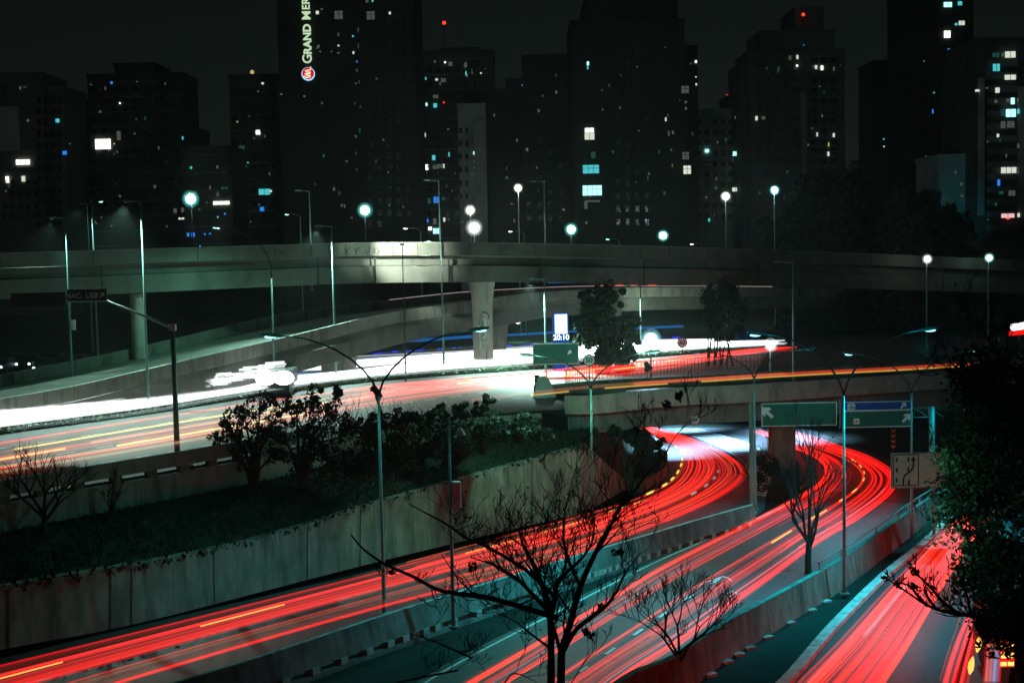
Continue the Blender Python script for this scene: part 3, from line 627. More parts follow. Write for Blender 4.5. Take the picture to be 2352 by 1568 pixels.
spot('lamp_or_fill_light', A(760, 790, 64.5), A(915, 1190, 73), 3800, TEAL, 34, 1, .2)  # extra bare spot added to brighten a patch of the retaining wall
mast('tall cyan post standing in the hedge right of the sign arm post', 342, 944, 462, power=24837, heads=1)
mast('thin tall post left of the pale ramp, first to the left of the cyan post', 226, 838, 468, D=125, power=4656)
mast('tall plain post rising from the hedge in front of the flared ramp pier', 772, 882, 519, power=24837, heads=1)
mast('tall plain post left of the decorated round pillar', 1020, 860, 556, power=27941, heads=1)
mast('post rising behind the green board beside the clock pillar', 1254, 838, 640, D=121, power=37254)
mast('post behind the bushy tree, under the right end of the ramp', 1473, 800, 655, D=140, power=18627)
mast('dim post standing on the bridge with a pale box at its foot', 1823, 890, 602, D=109, heads=1)
mast('thin bright headed post between the hotel tower and the left lit lamp', 715, 600, 438, D=135, z=7)
mast('thin bright headed post right of the hotel tower', 1012, 600, 414, D=135, z=7)
mast('faint thin post before the dark middle tower', 1253, 600, 417, D=150, z=7)
# single curved arm lamp over the viaduct
t, b, zt = post('street_lamp', 'single lamp with a long arched arm in front of the viaduct', 632, 905, 640, ZA, .1); t['category'] = 'street lamp'
P = [Vector((b.x, b.y, zt)) + Vector(((A(u, v, b.y)-A(628, 640, b.y)))) for u, v in ((628,640),(627,610),(617,582),(600,560),(575,543),(545,530),(512,522))]
m_ = MB(); m_.tube(P, [.06,.055,.05,.045,.04,.04,.035], 7); m_.build('arm', M['dark'], t); head(t, P[-1], (-1,0,.15), 'cyan', .7, 'dark', 2)
spot('lamp_or_fill_light', P[-1] + Vector((-.4,0,-.3)), P[-1] + Vector((-1,1,-10)), 3000, TEAL, 160, 1, .15, t)
# lamps that face the camera
def glow_lamp(label, u, v, D, r, c, nm, zb, power, pole_r=.09, st=2.2, group=None):
    p = A(u, v, D); t = thing('street_lamp', label, 'street lamp', (p.x, p.y, zb), group)
    m_ = MB(); m_.tube([(p.x, p.y+.25, zb-.2), (p.x, p.y+.25, p.z+r*.2)], [pole_r, pole_r*.55], 7); m_.build('pole', M['dark' if r > .61 else 'metal'], t)
    m_ = MB(); m_.tube([p + Vector((0,.2,r*.75)), p + Vector((0,.2,r*.95))], [r*.5, r*.3], 12); m_.build('lamp_head', M['dark'], t)
    st = 1.0 if D < 129 else 1.5
    m_ = MB(); m_.ball(p, r*.62, 14, 9); m_.build('bulb', emit('bulb_' + nm + '%g' % power, tuple(.5+.5*x for x in c), power/9*st), t, True)
    for k_, s_ in ((.85,.22), (1.0,.13), (1.2,.07)): m_ = MB(); m_.ball(p, r*k_, 18, 11); m_.build('glow_shell', trailmat(c, s_), t, True)  # additive shells imitating the halo of light round the lamp
    return t
glow_lamp('big teal glowing lamp at the upper left, above the viaduct', 438, 457, 130, .66, (.12,.85,.75), 'teal', -.1, 750)
glow_lamp('big teal glowing lamp in front of the hotel tower', 838, 483, 150, .70, (.12,.85,.75), 'teal', -.1, 600)
glow_lamp('upper of the two white glowing lamps above the round pillar', 1080, 483, 165, .60, (.95,1,.88), 'white', -.1, 1250)
glow_lamp('lower and larger of the two white glowing lamps above the round pillar', 1089, 523, 128, .66, (.95,1,.93), 'white', 6.8, 750)
glow_lamp('white glowing lamp on a slim post left of the dark middle tower', 1190, 432, 170, .52, (.95,1,.86), 'white', -.1, 1000)
glow_lamp('teal glowing lamp just above the viaduct, right of the slim white one', 1312, 527, 190, .78, (.15,.9,.8), 'teal', -.1, 750)
glow_lamp('smaller teal glowing lamp low above the viaduct before the middle tower', 1523, 541, 220, .80, (.15,.9,.8), 'teal', -.1, 500)
glow_lamp('white glowing lamp on a slim post before the pale narrow block', 1667, 451, 180, .60, (.9,1,.93), 'white', -.1, 1000)
glow_lamp('cyan glowing lamp on a slim post before the stepped tower', 1779, 437, 180, .60, (.12,.75,.95), 'cyan', -.1, 1000)
glow_lamp('pale glowing lamp left of the last one at the far right', 2130, 595, 137, .42, (.85,1,.92), 'white', -.1, 150)
glow_lamp('last glowing lamp at the far right, beside the lit balcony block', 2272, 592, 141, .42, (.3,1,.85), 'teal', -.1, 150)
glow_lamp('large cyan glowing lamp over the white streaks right of the bushy tree', 1495, 779, 112, .72, (.35,.9,1), 'cyan', -.1, 1500)
glow_lamp('glowing lamp at the far end of the white streaks beside the blue board', 1770, 792, 115, .5, (.75,1,.92), 'white', -.1, 300)
def smalllamp(label, u, v, D, zb, nm, side=-1):
    p = A(u, v, D); t = thing('street_lamp', label, 'street lamp', (p.x-side*1.1, D, zb), 'small distant lamps seen over the viaduct')
    m_ = MB(); m_.tube([(p.x-side*1.1, D, zb), (p.x-side*1.1, D, p.z-.3)], [.09,.06], 6); m_.build('pole', M['metal'], t)
    m_ = MB(); m_.tube([(p.x-side*1.1, D, p.z-.4), (p.x-side*.7, D, p.z-.05), (p.x, D, p.z)], .04, 6); m_.build('arm', M['metal'], t)
    head(t, p, (side, 0, .1), nm, .8, 'dark', 5)
    spot('lamp_or_fill_light', p + Vector((side*.4,0,-.3)), p + Vector((side*1,0,-10)), 700, TEAL, 120, 1, .2, t)
for a_ in (('small teal lamp far left above the viaduct', 222, 463, 160, -.1, 'teal', 1), ('small teal lamp low over the viaduct, left of the hotel tower lamp', 668, 492, 170, -.1, 'teal', -1), ('small bright lamp with its arm slanting right, low over the lit parapet', 942, 524, 150, -.1, 'white', -1),
           ('small lamp between the white double glow and the next teal lamp', 1182, 531, 165, -.1, 'white', -1), ('small faint lamp between two teal lamps over the viaduct', 1404, 549, 190, -.1, 'teal', -1), ('small bright lamp right of the last teal lamp over the viaduct', 1598, 560, 180, -.1, 'white', -1),
           ('small bright lamp seen below the ramp, right of the round pillar', 1180, 741, 160, -.1, 'white', 1), ('small lamp below the far end of the dark trees, first of three', 1835, 799, 150, -.1, 'white', -1), ('small lamp below the far end of the dark trees, middle of three', 1975, 800, 152, -.1, 'cyan', -1), ('small lamp below the far end of the dark trees, last of three', 2112, 798, 150, -.1, 'cyan', -1)): smalllamp(*a_)
# the lamp that lights the viaduct parapet
k = min(VP, key=lambda p: abs(p.x/p.y - ray(968, 560).x/ray(968, 560).y))
fx, fy, fz = k.x-.9, k.y-5.2, k.z-.1
vl = thing('flood_lamp', 'small flood lamp on a dark pole, throwing the bright patch on the parapet', 'flood lamp', (fx, fy, ZA))
m_ = MB(); m_.tube([(fx,fy,ZA),(fx,fy,fz-.1)], [.07,.04], 6); m_.build('pole', M['dark'], vl)
m_ = MB(); m_.box((fx,fy,fz), (.35,.2,.16)); m_.build('lamp_head', M['dark'], vl)
spot('lamp_or_fill_light', (fx,fy+.25,fz+.2), (fx-.2,k.y,k.z-.45), 11000, (.88,1,.84), 78, .7, .2, vl)
spot('lamp_or_fill_light', A(2090, 1010, 82), A(2150, 1185, 88), 1300, (.1,.85,1), 60, 1, .2)  # bare spot added to light the right roadside wall
spot('lamp_or_fill_light', A(840, 552, VP[30].y-9), A(826, 576, VP[30].y), 2600, (.7,1,.84), 40, 1, .2)  # second bare spot added to lengthen the lit strip of parapet
spot('lamp_or_fill_light', A(1530, 735, 143), A(1520, 671, 151), 1800, (.75,1,.8), 120, .8, .2)  # bare spot added to light the ramp edge, no lamp built here
# strip lamps added to light the road under the slab
for i, (x, y) in enumerate(((13,118),(19,122),(25,127),(16,134))):
    t = thing('added_underpass_lamp', 'added strip lamp below the bridge slab, lighting the sunken road', 'strip lamp', (x, y, -1.2), 'added strip lamps under the bridge slab')
    m_ = MB(); m_.box((x, y, -1.2), (1.6,.3,.16)); m_.build('added_lamp_housing', M['dark'], t); m_ = MB(); m_.box((x, y, -1.295), (1.4,.2,.03)); m_.build('tube', emit('strip', (.6,.88,1), 6, False), t)
    l = bpy.data.lights.new('lamp_or_fill_light', 'AREA'); l.shape = 'RECTANGLE'; l.size = 1.4; l.size_y = .4; l.energy = 3000; l.spread = 1.7; l.color = (.3,.66,1); o = bpy.data.objects.new('lamp_or_fill_light', l); col.objects.link(o); o.parent = t; o.location = (0, 0, -.14)
# camera post
t, b, zt = post('camera_post', 'slim post with a hooked traffic camera and a pale box, before the dark hedge', 1042, 1440, 958, Z1, .09, None, None); t['category'] = 'camera post'
z_ = A(1040, 972, b.y).z; m_ = MB(); m_.tube([(b.x,b.y,z_),(b.x+.25,b.y,z_+.06),(b.x+.42,b.y,z_-.05),(b.x+.46,b.y,z_-.25)], .035, 6); m_.build('bracket', M['metal'], t)
m_ = MB(); m_.tube([(b.x+.46,b.y,z_-.22),(b.x+.47,b.y,z_-.34),(b.x+.48,b.y,z_-.50)], [.08,.15,.22], 10); m_.build('camera_dome', M['swhite'], t)
m_ = MB(); m_.box((b.x+.26,b.y-.05,A(1045,1135,b.y).z), (.34,.3,1.1)); m_.build('control_box', M['swhite'], t)
m_ = MB(); zz = A(1045,1165,b.y).z; m_.tube([(b.x+.3,b.y,zz+.1),(b.x+.38,b.y,zz-.15),(b.x+.2,b.y,zz-.3),(b.x,b.y,zz-.28)], .025, 5); m_.build('cable', M['dark'], t)
# ------------------------------------------------------------------ signs
def rect(u0, v0, u1, v1, D): p, q = A(u0, v0, D), A(u1, v1, D); return Vector(((p.x+q.x)/2, D, (p.z+q.z)/2)), abs(q.x-p.x), abs(p.z-q.z)
def board(t, r_, D, mat, border='swhite', name='panel', bw=.06, y=0):
    c, w_, h_ = rect(*r_, D); m_ = MB(); m_.box(c + Vector((0,y,0)), (w_,.06,h_)); m_.build(name, M[mat], t)
    if border:
        m_ = MB()
        for s in (-1, 1): m_.box(c + Vector((0,y-.034,s*(h_/2-bw))), (w_-bw,.012,bw*.8)); m_.box(c + Vector((s*(w_/2-bw*.9),y-.034,0)), (bw*.8,.012,h_-bw*2.9))
        m_.build('border', M[border], t)
    return c, w_, h_
def arrow(t, c, s, ang, mat='swhite', y=-.05):
    R = Matrix.Rotation(-ang, 3, 'Y'); pts = [(-.12,-.5),(.12,-.5),(.12,.08),(.34,-.08),(.34,.16),(0,.52),(-.34,.16),(-.34,-.08),(-.12,.08)]
    m_ = MB(); m_.prism([Vector(c) + R @ Vector((x*s,y,z*s)) for x, z in pts], (0,.02,0)); m_.build('arrow', M[mat], t)
def posts(t, us, D, zt, zb, r=.06):
    for u in us: p = A(u, 800, D); m_ = MB(); m_.tube([(p.x,D+.12,zb),(p.x,D+.12,zt)], r, 7); m_.build('post', M['metal'], t)
D = 93; gp = A(1800, 950, D)
gs = thing('direction_sign', 'wide green direction board with one arrow pointing up left', 'direction sign', (gp.x, D, ZG))
board(gs, (1748,925,1923,977), D, 'sgreen'); q = A(1763,947,D); arrow(gs, (q.x,D,q.z), .95, math.radians(45))
posts(gs, (1724,), D, A(1724,925,D).z, ZG, .15); posts(gs, (1930,), D, A(1724,925,D).z+.1, A(1930,985,D).z, .07)
gs2 = thing('direction_sign', 'blue and green direction board on a lattice arm with an aeroplane symbol', 'direction sign', (A(2142,950,D).x, D, ZG))
board(gs2, (1934,922,2095,941.5), D, 'sblue'); board(gs2, (1934,942.5,2095,980), D, 'sgreen')
q = A(2075,930,D); arrow(gs2, (q.x,D,q.z), .5, -math.radians(45)); q = A(2082,959,D); arrow(gs2, (q.x,D,q.z), .75, -math.radians(45))
q = A(1955,932,D); m_ = MB(); m_.prism([(q.x+x*.42,D-.05,q.z+z*.42) for x, z in ((-.55,-.6),(.55,-.6),(.62,.25),(0,.62),(-.62,.25))], (0,.02,0)); m_.build('route_shield', M['swhite'], gs2)
text('SP', gs2, M['sblack'], (q.x,D-.056,q.z+.1), .17, bold=.004, ext=.002); text('160', gs2, M['sblack'], (q.x,D-.056,q.z-.11), .27, bold=.006, ext=.002)
q = A(1967,967,D); m_ = MB(); m_.box((q.x,D-.05,q.z), (.38,.03,.38)); m_.build('symbol_plate', M['swhite'], gs2)
m_ = MB(); m_.prism([(q.x+x*.36,D-.075,q.z+z*.36) for x, z in ((-.42,-.12),(-.36,.04),(-.28,-.04),(-.05,.02),(-.22,.2),(-.1,.2),(.15,.09),(.4,.2),(.42,.14),(.12,-.06),(.02,-.3),(-.06,-.28),(-.02,-.08),(-.3,-.14))], (0,.01,0)); m_.build('aeroplane_symbol', M['sred'], gs2)
p = A(2142,936,D); m_ = MB(); m_.tube([(p.x,D+.15,ZG),(p.x,D+.15,p.z+.05)], .2, 10); m_.build('column', M['metal'], gs2, True)
a1, a2 = A(2096,937,D), A(2135,958,D); m_ = MB()
for z in (a1.z, a2.z): m_.tube([(a1.x-4.6,D+.15,z),(p.x,D+.15,z)], .035, 6)
x = a1.x-4.6
while x < a2.x: m_.tube([(x,D+.15,a1.z),(x+.95,D+.15,a2.z)], .022, 5); m_.tube([(x,D+.15,a1.z),(x,D+.15,a2.z)], .022, 5); x += .95
m_.build('lattice_arm', M['metal'], gs2)
D = 82; ms = thing('lane_sign', 'large pale sign with a black lane shift diagram beside the dark right tree', 'road sign', (A(2120,1080,D).x, D, ZG))
board(ms, (2046,1040,2196,1118), D, 'sgrey', 'sblack', bw=.035)
o_, w_, h_ = rect(2051,1044,2109,1113,D); m_ = MB(); y = D-.05
for s in (-1, 1): m_.box((o_.x,y,o_.z+s*h_/2), (w_,.02,.05)); m_.box((o_.x+s*w_/2,y,o_.z), (.05,.02,h_-.06))
for x, z in ((-.36,.34),(-.36,0),(-.36,-.33),(.1,.34),(.1,.02)): m_.box((o_.x+x*w_,y,o_.z+z*h_), (.1,.02,.26))
m_.box((o_.x+.12*w_,y,o_.z-.4*h_), (.1,.02,.3))
m_.tube([(o_.x+x*w_,y,o_.z+z*h_) for x, z in ((-.1,-.5),(-.1,-.3),(-.04,-.17),(.2,-.03),(.29,.08),(.3,.32))], .05, 6)
m_.prism([(o_.x+x*w_,y-.01,o_.z+z*h_) for x, z in ((.2,.3),(.4,.3),(.3,.45))], (0,.02,0))
m_.build('lane_diagram', M['sblack'], ms); posts(ms, (2095,2146), D, A(2095,1045,D).z, ZG, .09)
D = 117; cs = thing('direction_sign', 'green board with a small arrow standing before the glowing clock pillar', 'direction sign', (A(1272,870,D).x, D, 0))
board(cs, (1223,789,1330,836), D, 'sgreen', bw=.05); q = A(1308,809,D); arrow(cs, (q.x,D,q.z), .45, -math.radians(45)); posts(cs, (1254,1300), D, A(1254,792,D).z, 0, .07)
D = 150; bs = thing('direction_sign', 'small blue board over the far end of the red streaks', 'direction sign', (A(1710,800,D).x, D, 0)); board(bs, (1687,757,1733,783), D, 'sblue', None); posts(bs, (1695,1728), D, A(1700,760,D).z, 0, .06)
# clock pillar
D = 122; ck = thing('clock_pillar', 'glowing blue and white street clock pillar behind the green board', 'street clock', (A(1287,830,D).x, D, 0))
c_, w_, h_ = rect(1268,718,1307,788,D); m_ = MB(); m_.prism([(c_.x-w_/2,D,0),(c_.x+w_/2,D,0),(c_.x+w_/2,D,c_.z+h_*.42),(c_.x+w_*.3,D,c_.z+h_/2),(c_.x-w_*.3,D,c_.z+h_/2),(c_.x-w_/2,D,c_.z+h_*.42)], (0,.35,0)); m_.build('casing', emit('casing_blue', (.01,.12,.6), .5, False), ck)
s_, w1, h1 = rect(1274,722,1303,766,D); m_ = MB(); m_.box(s_ + Vector((0,-.03,0)), (w1,.04,h1)); m_.build('screen', emit('screen', (.72,.88,1), 2.2), ck)
m_ = MB()
for i in range(9): m_.box(s_ + Vector((random.Random(i).uniform(-.1,.1),-.056,h1*(.35-.1*i))), (w1*random.Random(i+9).uniform(.4,.8),.01,.05))
m_.build('screen_bar', emit('bar', (.45,.65,1), 1.2, False), ck)
text('20:10', ck, emit('digits', (.75,.9,1), 2.4, False), A(1289,775,D) + Vector((0,-.03,0)), .62, 'digits', bold=.012)
# round signs
def roundsign(label, u, v, D, r, txt, zb, dark=False, hung=False, extra=False):
    p = A(u, v, D); t = thing('speed_sign' if not extra else 'height_sign', label, 'road sign', (p.x, D, zb if not hung else p.z))
    m_ = MB(); m_.disc(p, r, .04); m_.build('disc', M['sred'], t); m_ = MB(); m_.disc(p + Vector((0,-.012,0)), r*.84, .02); m_.build('face', M['swhite'], t)
    text(txt, t, M['sblack'], p + Vector((0,-.03,0)), r*(1.15 if not extra else .62), bold=.01, ext=.004)
    if extra:
        m_ = MB()
        for s in (-1, 1): m_.prism([(p.x+x*r,D-.03,p.z+s*z*r) for x, z in ((-.2,.72),(.2,.72),(0,.48))], (0,.01,0))
        m_.build('height_mark', M['sblack'], t)
    if not hung: m_ = MB(); m_.tube([(p.x,D+.08,zb),(p.x,D+.08,p.z+r*.4)], .045, 6); m_.build('post', M['metal'], t)
roundsign('round speed sign reading 50 before the bushy tree', 1353, 827, 93, .40, '50', 0)
roundsign('round speed sign reading 60 over the white streaks', 1567, 787, 128, .48, '60', 0)
roundsign('round height limit sign reading 4,5m hung on the bridge girder', 1596, 964, G(1596, 914, 0).y-.5, .37, '4,5m', 0, hung=True, extra=True)
# overhead sign arm on the left
b = G(407, 1036, .1); og = thing('overhead_sign', 'steel post whose long arm holds a dark board lettered MAC USP', 'overhead sign', b)
zt = A(400, 752, b.y).z; m_ = MB(); m_.tube([(b.x,b.y,0),(b.x,b.y,zt)], [.16,.12], 10); m_.build('column', M['metal'], og, True)
m_ = MB(); m_.box((b.x,b.y,zt), (.34,.34,.34)); m_.build('arm_joint', M['swhite'], og)
e = A(246, 691, b.y+10); m_ = MB(); m_.tube([(b.x,b.y,zt), e], [.08,.06], 7); m_.build('arm', M['metal'], og)
D = e.y+.1; c_, w_, h_ = rect(155,664,246,690,D); ax = None
m_ = MB(); m_.box(c_, (w_,.08,h_)); m_.build('panel', M['dark'], og)
m_ = MB(); m_.tube([(c_.x-w_*1.9,D+.1,c_.z-h_/2-.02),(e.x,D+.1,e.z)], .04, 6); m_.build('arm', M['metal'], og)
text('MAC  USP', og, M['sgrey'], A(188,679.5,D) + Vector((0,-.05,0)), .46, bold=.004)
q = A(217,678,D); m_ = MB()
for s in (-1, 1): m_.box((q.x+s*.15,D-.05,q.z), (.05,.02,.34)); m_.box((q.x,D-.05,q.z+s*.15), (.25,.02,.05))
m_.build('symbol', M['sgrey'], og); q = A(235,677,D); arrow(og, (q.x,D,q.z), .4, -math.radians(40), 'sgrey', -.06)
c_, w_, h_ = rect(25,673,152,701,D); m_ = MB(); m_.box(c_, (w_,.08,h_)); m_.build('panel', M['dark'], og)
q = A(137,682,D); arrow(og, (q.x,D,q.z), .3, -math.radians(40), 'frame', -.06)
# chevron post and white nose
def chev(label, u, vb, vt, z, mat='syell', D=None):
    b = G(u, vb, z) if D is None else Vector((A(u, vb, D).x, D, z)); zt = A(u, vt, b.y).z; t = thing('chevron_post', label, 'marker post', b)
    H = min(1.5, zt-b.z); m_ = MB(); m_.box((b.x,b.y,zt-H/2), (.34,.05,H)); m_.build('panel', M['sblack'], t)
    m_ = MB(); m_.tube([(b.x,b.y+.05,b.z),(b.x,b.y+.05,zt-.1)], .04, 6); m_.build('post', M['dark'], t)
    m_ = MB(); n = 4
    for i in range(n):
        z = zt-H*(i+.6)/n; m_.prism([(b.x+x,b.y-.04,z+y) for x, y in ((-.15,.12),(0,-.02),(.15,.12),(.15,.0),(0,-.15),(-.15,.0))], (0,.01,0))
    m_.build('chevron', M[mat], t)
chev('black and yellow chevron marker beside the white nose on the avenue', 1234, 912, 861, ZA); chev('dim chevron marker below the blue and green board', 2052, 1100, 981, ZG, D=100)
b = G(1247, 913, 0); m_ = MB(); m_.prism([(b.x+x,b.y-.3,z) for x, z in ((-.75,0),(.95,0),(.8,.5),(.45,1.35),(.2,1.55),(-.25,1.5),(-.45,1.1),(-.55,.4))], (0,.6,0)); tag(m_.build('crash_cushion', M['swhite']), 'white concrete nose block beside the chevron marker', 'road block')
# railing and planting behind the bridge
fp = line([(1297,880),(1360,872),(1500,858),(1620,850),(1760,842)], ZA); m_ = MB(); m_.sweep([p + Vector((0,0,.55)) for p in fp], [(0,0),(0,.06),(.06,.06),(.06,0)]); m_.sweep([p + Vector((0,0,1.05)) for p in fp], [(0,0),(0,.06),(.06,.06),(.06,0)])
for i in range(60): m_.box(at(fp, i/60) + Vector((.03,.03,.55)), (.05,.05,1.1))
tag(m_.build('railing', M['dark']), 'dark railing below the bushy tree beside the bridge road', 'railing')
# ------------------------------------------------------------------ towers
WC = {'z':((.9,.75,.45),.12),'W':((1,1,.88),2.4),'w':((.85,.95,.78),.8),'d':((.5,.56,.46),.13),'c':((.1,.75,.8),.75),'C':((.45,1,1),1.5),'q':((.1,.5,.45),.10),'b':((.03,.25,.9),.9),'y':((.9,.7,.25),.6),'p':((1,.6,.62),.9),'r':((1,.05,.02),1.5)}
OFF = {1:0, 2:574.2, 3:1148.4, 4:1722.6}
rng = random.Random(21)
def tower(label, blocks, D, mat, depth=14, lit=(), grid=None, bands=None, name='tower_block', masts=(), cols=()):
    """blocks: (u0, u1, v top[, extra distance]); lit: (crop, x, y, w, h, colour code)"""
    p = A((blocks[0][0]+blocks[0][1])/2, 560, D); t = thing(name, label, 'tower', (p.x, D, -.2)); k = FPX/D
    for i, bl in enumerate(blocks):
        u0, u1, vt = bl[:3]; dy = bl[3] if len(bl) > 3 else 0; a, b = A(u0, vt, D+dy), A(u1, vt, D+dy); zb = -.2
        if i and len(bl) > 4: zb = A(u0, bl[4], D+dy).z
        m_ = MB(); m_.box(((a.x+b.x)/2, D+dy+depth/2, (a.z+zb)/2), (b.x-a.x, depth, a.z-zb)); m_.build('wall' if i == 0 else 'upper_block', mat, t)
        m_ = MB(); m_.box(((a.x+b.x)/2, D+dy+depth/2, a.z+.35), (b.x-a.x+.3, depth+.3, .7)); m_.build('roof_edge', mat, t)
    if bands:                                          # balcony slabs and parapets
        u0, u1, v0, v1, st = bands; a, b = A(u0, v0, D), A(u1, v1, D); z = a.z
        n = 0
        while z > max(b.z, 3) and n < 40:
            m_ = MB(); m_.box(((a.x+b.x)/2, D-.45, z-.5), (b.x-a.x, .9, 1.0)); m_.build('balcony', facade(.3,.45,'b'), t); z -= st; n += 1
    for u0, u1, v0, v1 in cols:
        a, b = A(u0, v0, D), A(u1, v1, D); m_ = MB(); m_.box(((a.x+b.x)/2, D-.35, (a.z+b.z)/2), (b.x-a.x, .7, a.z-b.z)); m_.build('pier', facade(.5,.7,'p'), t)
    spots = []; R = random.Random(label)
    lit = list(lit)
    u0, u1, vt = blocks[0][:3]
    for _ in range(int((u1-u0)*.08)): lit.append((1, R.uniform(u0+8, u1-8)/.3662, R.uniform(max(vt, 0)+14, 520)/.3662, R.choice([6,9,14]), R.choice([10,14,20]), R.choice('ddddqqz')))
    if mat is not bl_ and mat is not lt and not bands:
        a, b = A(u0, max(vt, 0)+12, D), A(u1, 560, D); z = a.z; n = 0
        while z > 10 and n < 40: m_ = MB(); m_.box(((a.x+b.x)/2, D-.12, z), ((b.x-a.x)*.96, .24, .22)); m_.build('floor_slab', facade(.2,.3,'slab'), t); z -= 3.1; n += 1
    for c, x, y, w_, h_, q in lit:
        u, v = OFF[c]+x*.3662, y*.3662; q0 = A(u, v, D); W_, H_ = max(.25, w_*.3662/k), max(.25, h_*.3662/k); spots.append((q0.x, q0.z, W_, H_))
        yy = D-.3 if not bands else D-.95
        m_ = MB(); m_.box((q0.x, yy, q0.z), (W_, .08, H_)); cc, s_ = WC[q]; wdw = m_.build('lit_window', emit('win_'+q, cc, s_, False), t)
        if W_ > .9:
            m_ = MB(); n = max(2, int(W_/.75)); 
            for j in range(1, n): m_.box((q0.x-W_/2+W_*j/n, yy-.06, q0.z), (.07 if W_ < 6 else .16, .04, H_))
            if H_ > 1.3: m_.box((q0.x, yy-.085, q0.z+H_*.12), (W_, .04, .07 if W_ < 6 else .16))
            m_.build('frame', M['frame'], wdw)
    if grid:
        for (u0, u1, v0, v1, du, dv, ww, wh) in grid:
            me = None; v = v0; n = 0
            while v < v1 and n < 96:
                u = u0
                while u < u1 and n < 96:
                    q0 = A(u, v, D)
                    if all(abs(q0.x-s[0]) > s[2]/2+ww/k*.5 or abs(q0.z-s[1]) > s[3]/2+wh/k*.5 for s in spots):
                        W_, H_ = ww/k, wh/k
                        if me is None:
                            m_ = MB(); m_.mi = 0; m_.box((0,-.03,0), (W_,.1,H_)); m_.mi = 1
                            for s in (-1, 1): m_.box((s*W_/2,-.07,0), (.12,.12,H_+.24)); m_.box((0,-.075,s*(H_/2+.06)), (W_-.12,.12,.12))
                            m_.box((0,-.085,0), (.07,.06,H_-.02)); o = m_.build('window', [M['glass'], M['frame']]); me = o.data
                        else: o = bpy.data.objects.new('window', me); col.objects.link(o)
                        o.parent = t; o.location = (q0.x-p.x, 0, q0.z+.2); n += 1
                    u += du
                v += dv
    for u, v0, v1, q in masts:
        a, b = A(u, v0, D+4), A(u, v1, D+4); m_ = MB(); m_.tube([(a.x,D+4,b.z),(a.x,D+4,a.z)], .12, 5); mo = m_.build('mast', M['dark'], t)
        if q: m_ = MB(); m_.ball((a.x,D+4,a.z), .42, 8, 5); m_.build('beacon', emit('win_'+q, *WC[q], False), mo)
    return t
dk, md, lt, bl_ = facade(.08,.13,'dark'), facade(.14,.22,'mid'), facade(.45,.65,'pale'), facade(.03,.05,'black')
tower('tower at the far left edge with a pale panel and two bright low windows', [(-160,97,180),(97,145,207,3)], 260, md,
  lit=[(1,158,548,24,8,'q'),(1,147,1018,85,30,'W'),(1,49,1127,20,38,'W'),(1,150,1122,22,34,'w'),(1,364,758,24,24,'c'),(1,409,960,26,24,'b'),(1,440,903,10,8,'d')], grid=[(90,140,230,520,16,26,7,12),(12,95,420,520,18,26,8,12)], cols=[(-10,47,246,346)])
tower('wide low roofed tower with one very bright gridded window', [(200,420,178),(262,355,153,2,178)], 300, dk,
  lit=[(1,702,521,14,16,'b'),(1,573,532,12,5,'d'),(1,861,514,10,6,'d'),(1,533,643,6,6,'w'),(1,754,649,8,8,'W'),(1,648,905,95,62,'W'),(1,747,852,24,56,'d'),(1,718,903,8,8,'y'),(1,1148,867,8,20,'c')], grid=[(215,410,205,520,24,24,12,10)])
tower('low dark block between the first two left towers', [(143,200,235)], 310, dk, grid=[(150,196,260,500,15,24,7,10)])
tower('low block behind the first glowing teal lamp with a long white strip window', [(420,530,345)], 250, dk,
  lit=[(1,1197,891,18,8,'d')][:0] + [(1,1201,1053,12,14,'c'),(1,1390,1273,100,20,'W'),(1,1410,1180,44,14,'q'),(1,1101,1322,20,28,'d'),(1,1148,1317,18,28,'d'),(1,1140,1371,36,12,'w'),(1,1213,1472,20,26,'b'),(1,1182,1472,14,22,'b'),(1,1287,1468,10,10,'b'),(1,1320,1466,12,8,'b'),(1,1371,1427,14,16,'W'),(1,1257,1544,10,8,'b'),(1,1413,1341,8,12,'b'),(1,1368,1362,6,10,'c')])
tower('narrow far block with two thin white windows left of the hotel tower group', [(418,452,300)], 330, dk, lit=[(1,1192,930,38,12,'w'),(1,1197,891,18,8,'d')])
tower('dim tower with scattered dots of light just left of the hotel tower', [(525,634,180)], 280, dk,
  lit=[(1,1580,454,12,10,'y'),(1,1649,525,14,12,'w'),(1,1621,576,10,10,'d'),(1,1490,765,8,8,'y'),(1,1620,831,26,26,'W'),(1,1518,926,34,24,'q'),(1,1557,1021,8,8,'c'),(1,1660,1204,70,36,'c'),(1,1700,1199,12,14,'w'),(1,1645,1312,26,26,'b')], grid=[(540,630,215,520,22,28,10,12)], masts=[(579,166,180,'y')])
hotel = tower('very tall black hotel tower with a lit vertical sign and a red emblem', [(633,949,-60)], 240, bl_, 22,
  lit=[(2,424,82,18,20,'w'),(2,878,85,12,16,'w'),(2,557,97,50,50,'d'),(2,758,100,48,50,'d'),(2,770,6,8,20,'c'),(2,430,294,16,20,'d'),(2,647,230,10,10,'c'),(2,650,333,10,16,'w'),(2,672,389,8,6,'b'),(2,735,8,18,20,'d'),(2,557,289,10,6,'w'),(2,556,335,14,6,'d'),(2,660,650,10,14,'q'),(2,664,857,10,16,'d'),(2,666,962,8,14,'q'),(2,670,1066,10,14,'q'),(2,685,515,8,20,'q'),(2,680,290,6,30,'q'),(2,680,190,6,30,'q'),(2,690,820,6,30,'q')],
  grid=[(850,940,20,540,22,26,9,12)], name='hotel_tower')
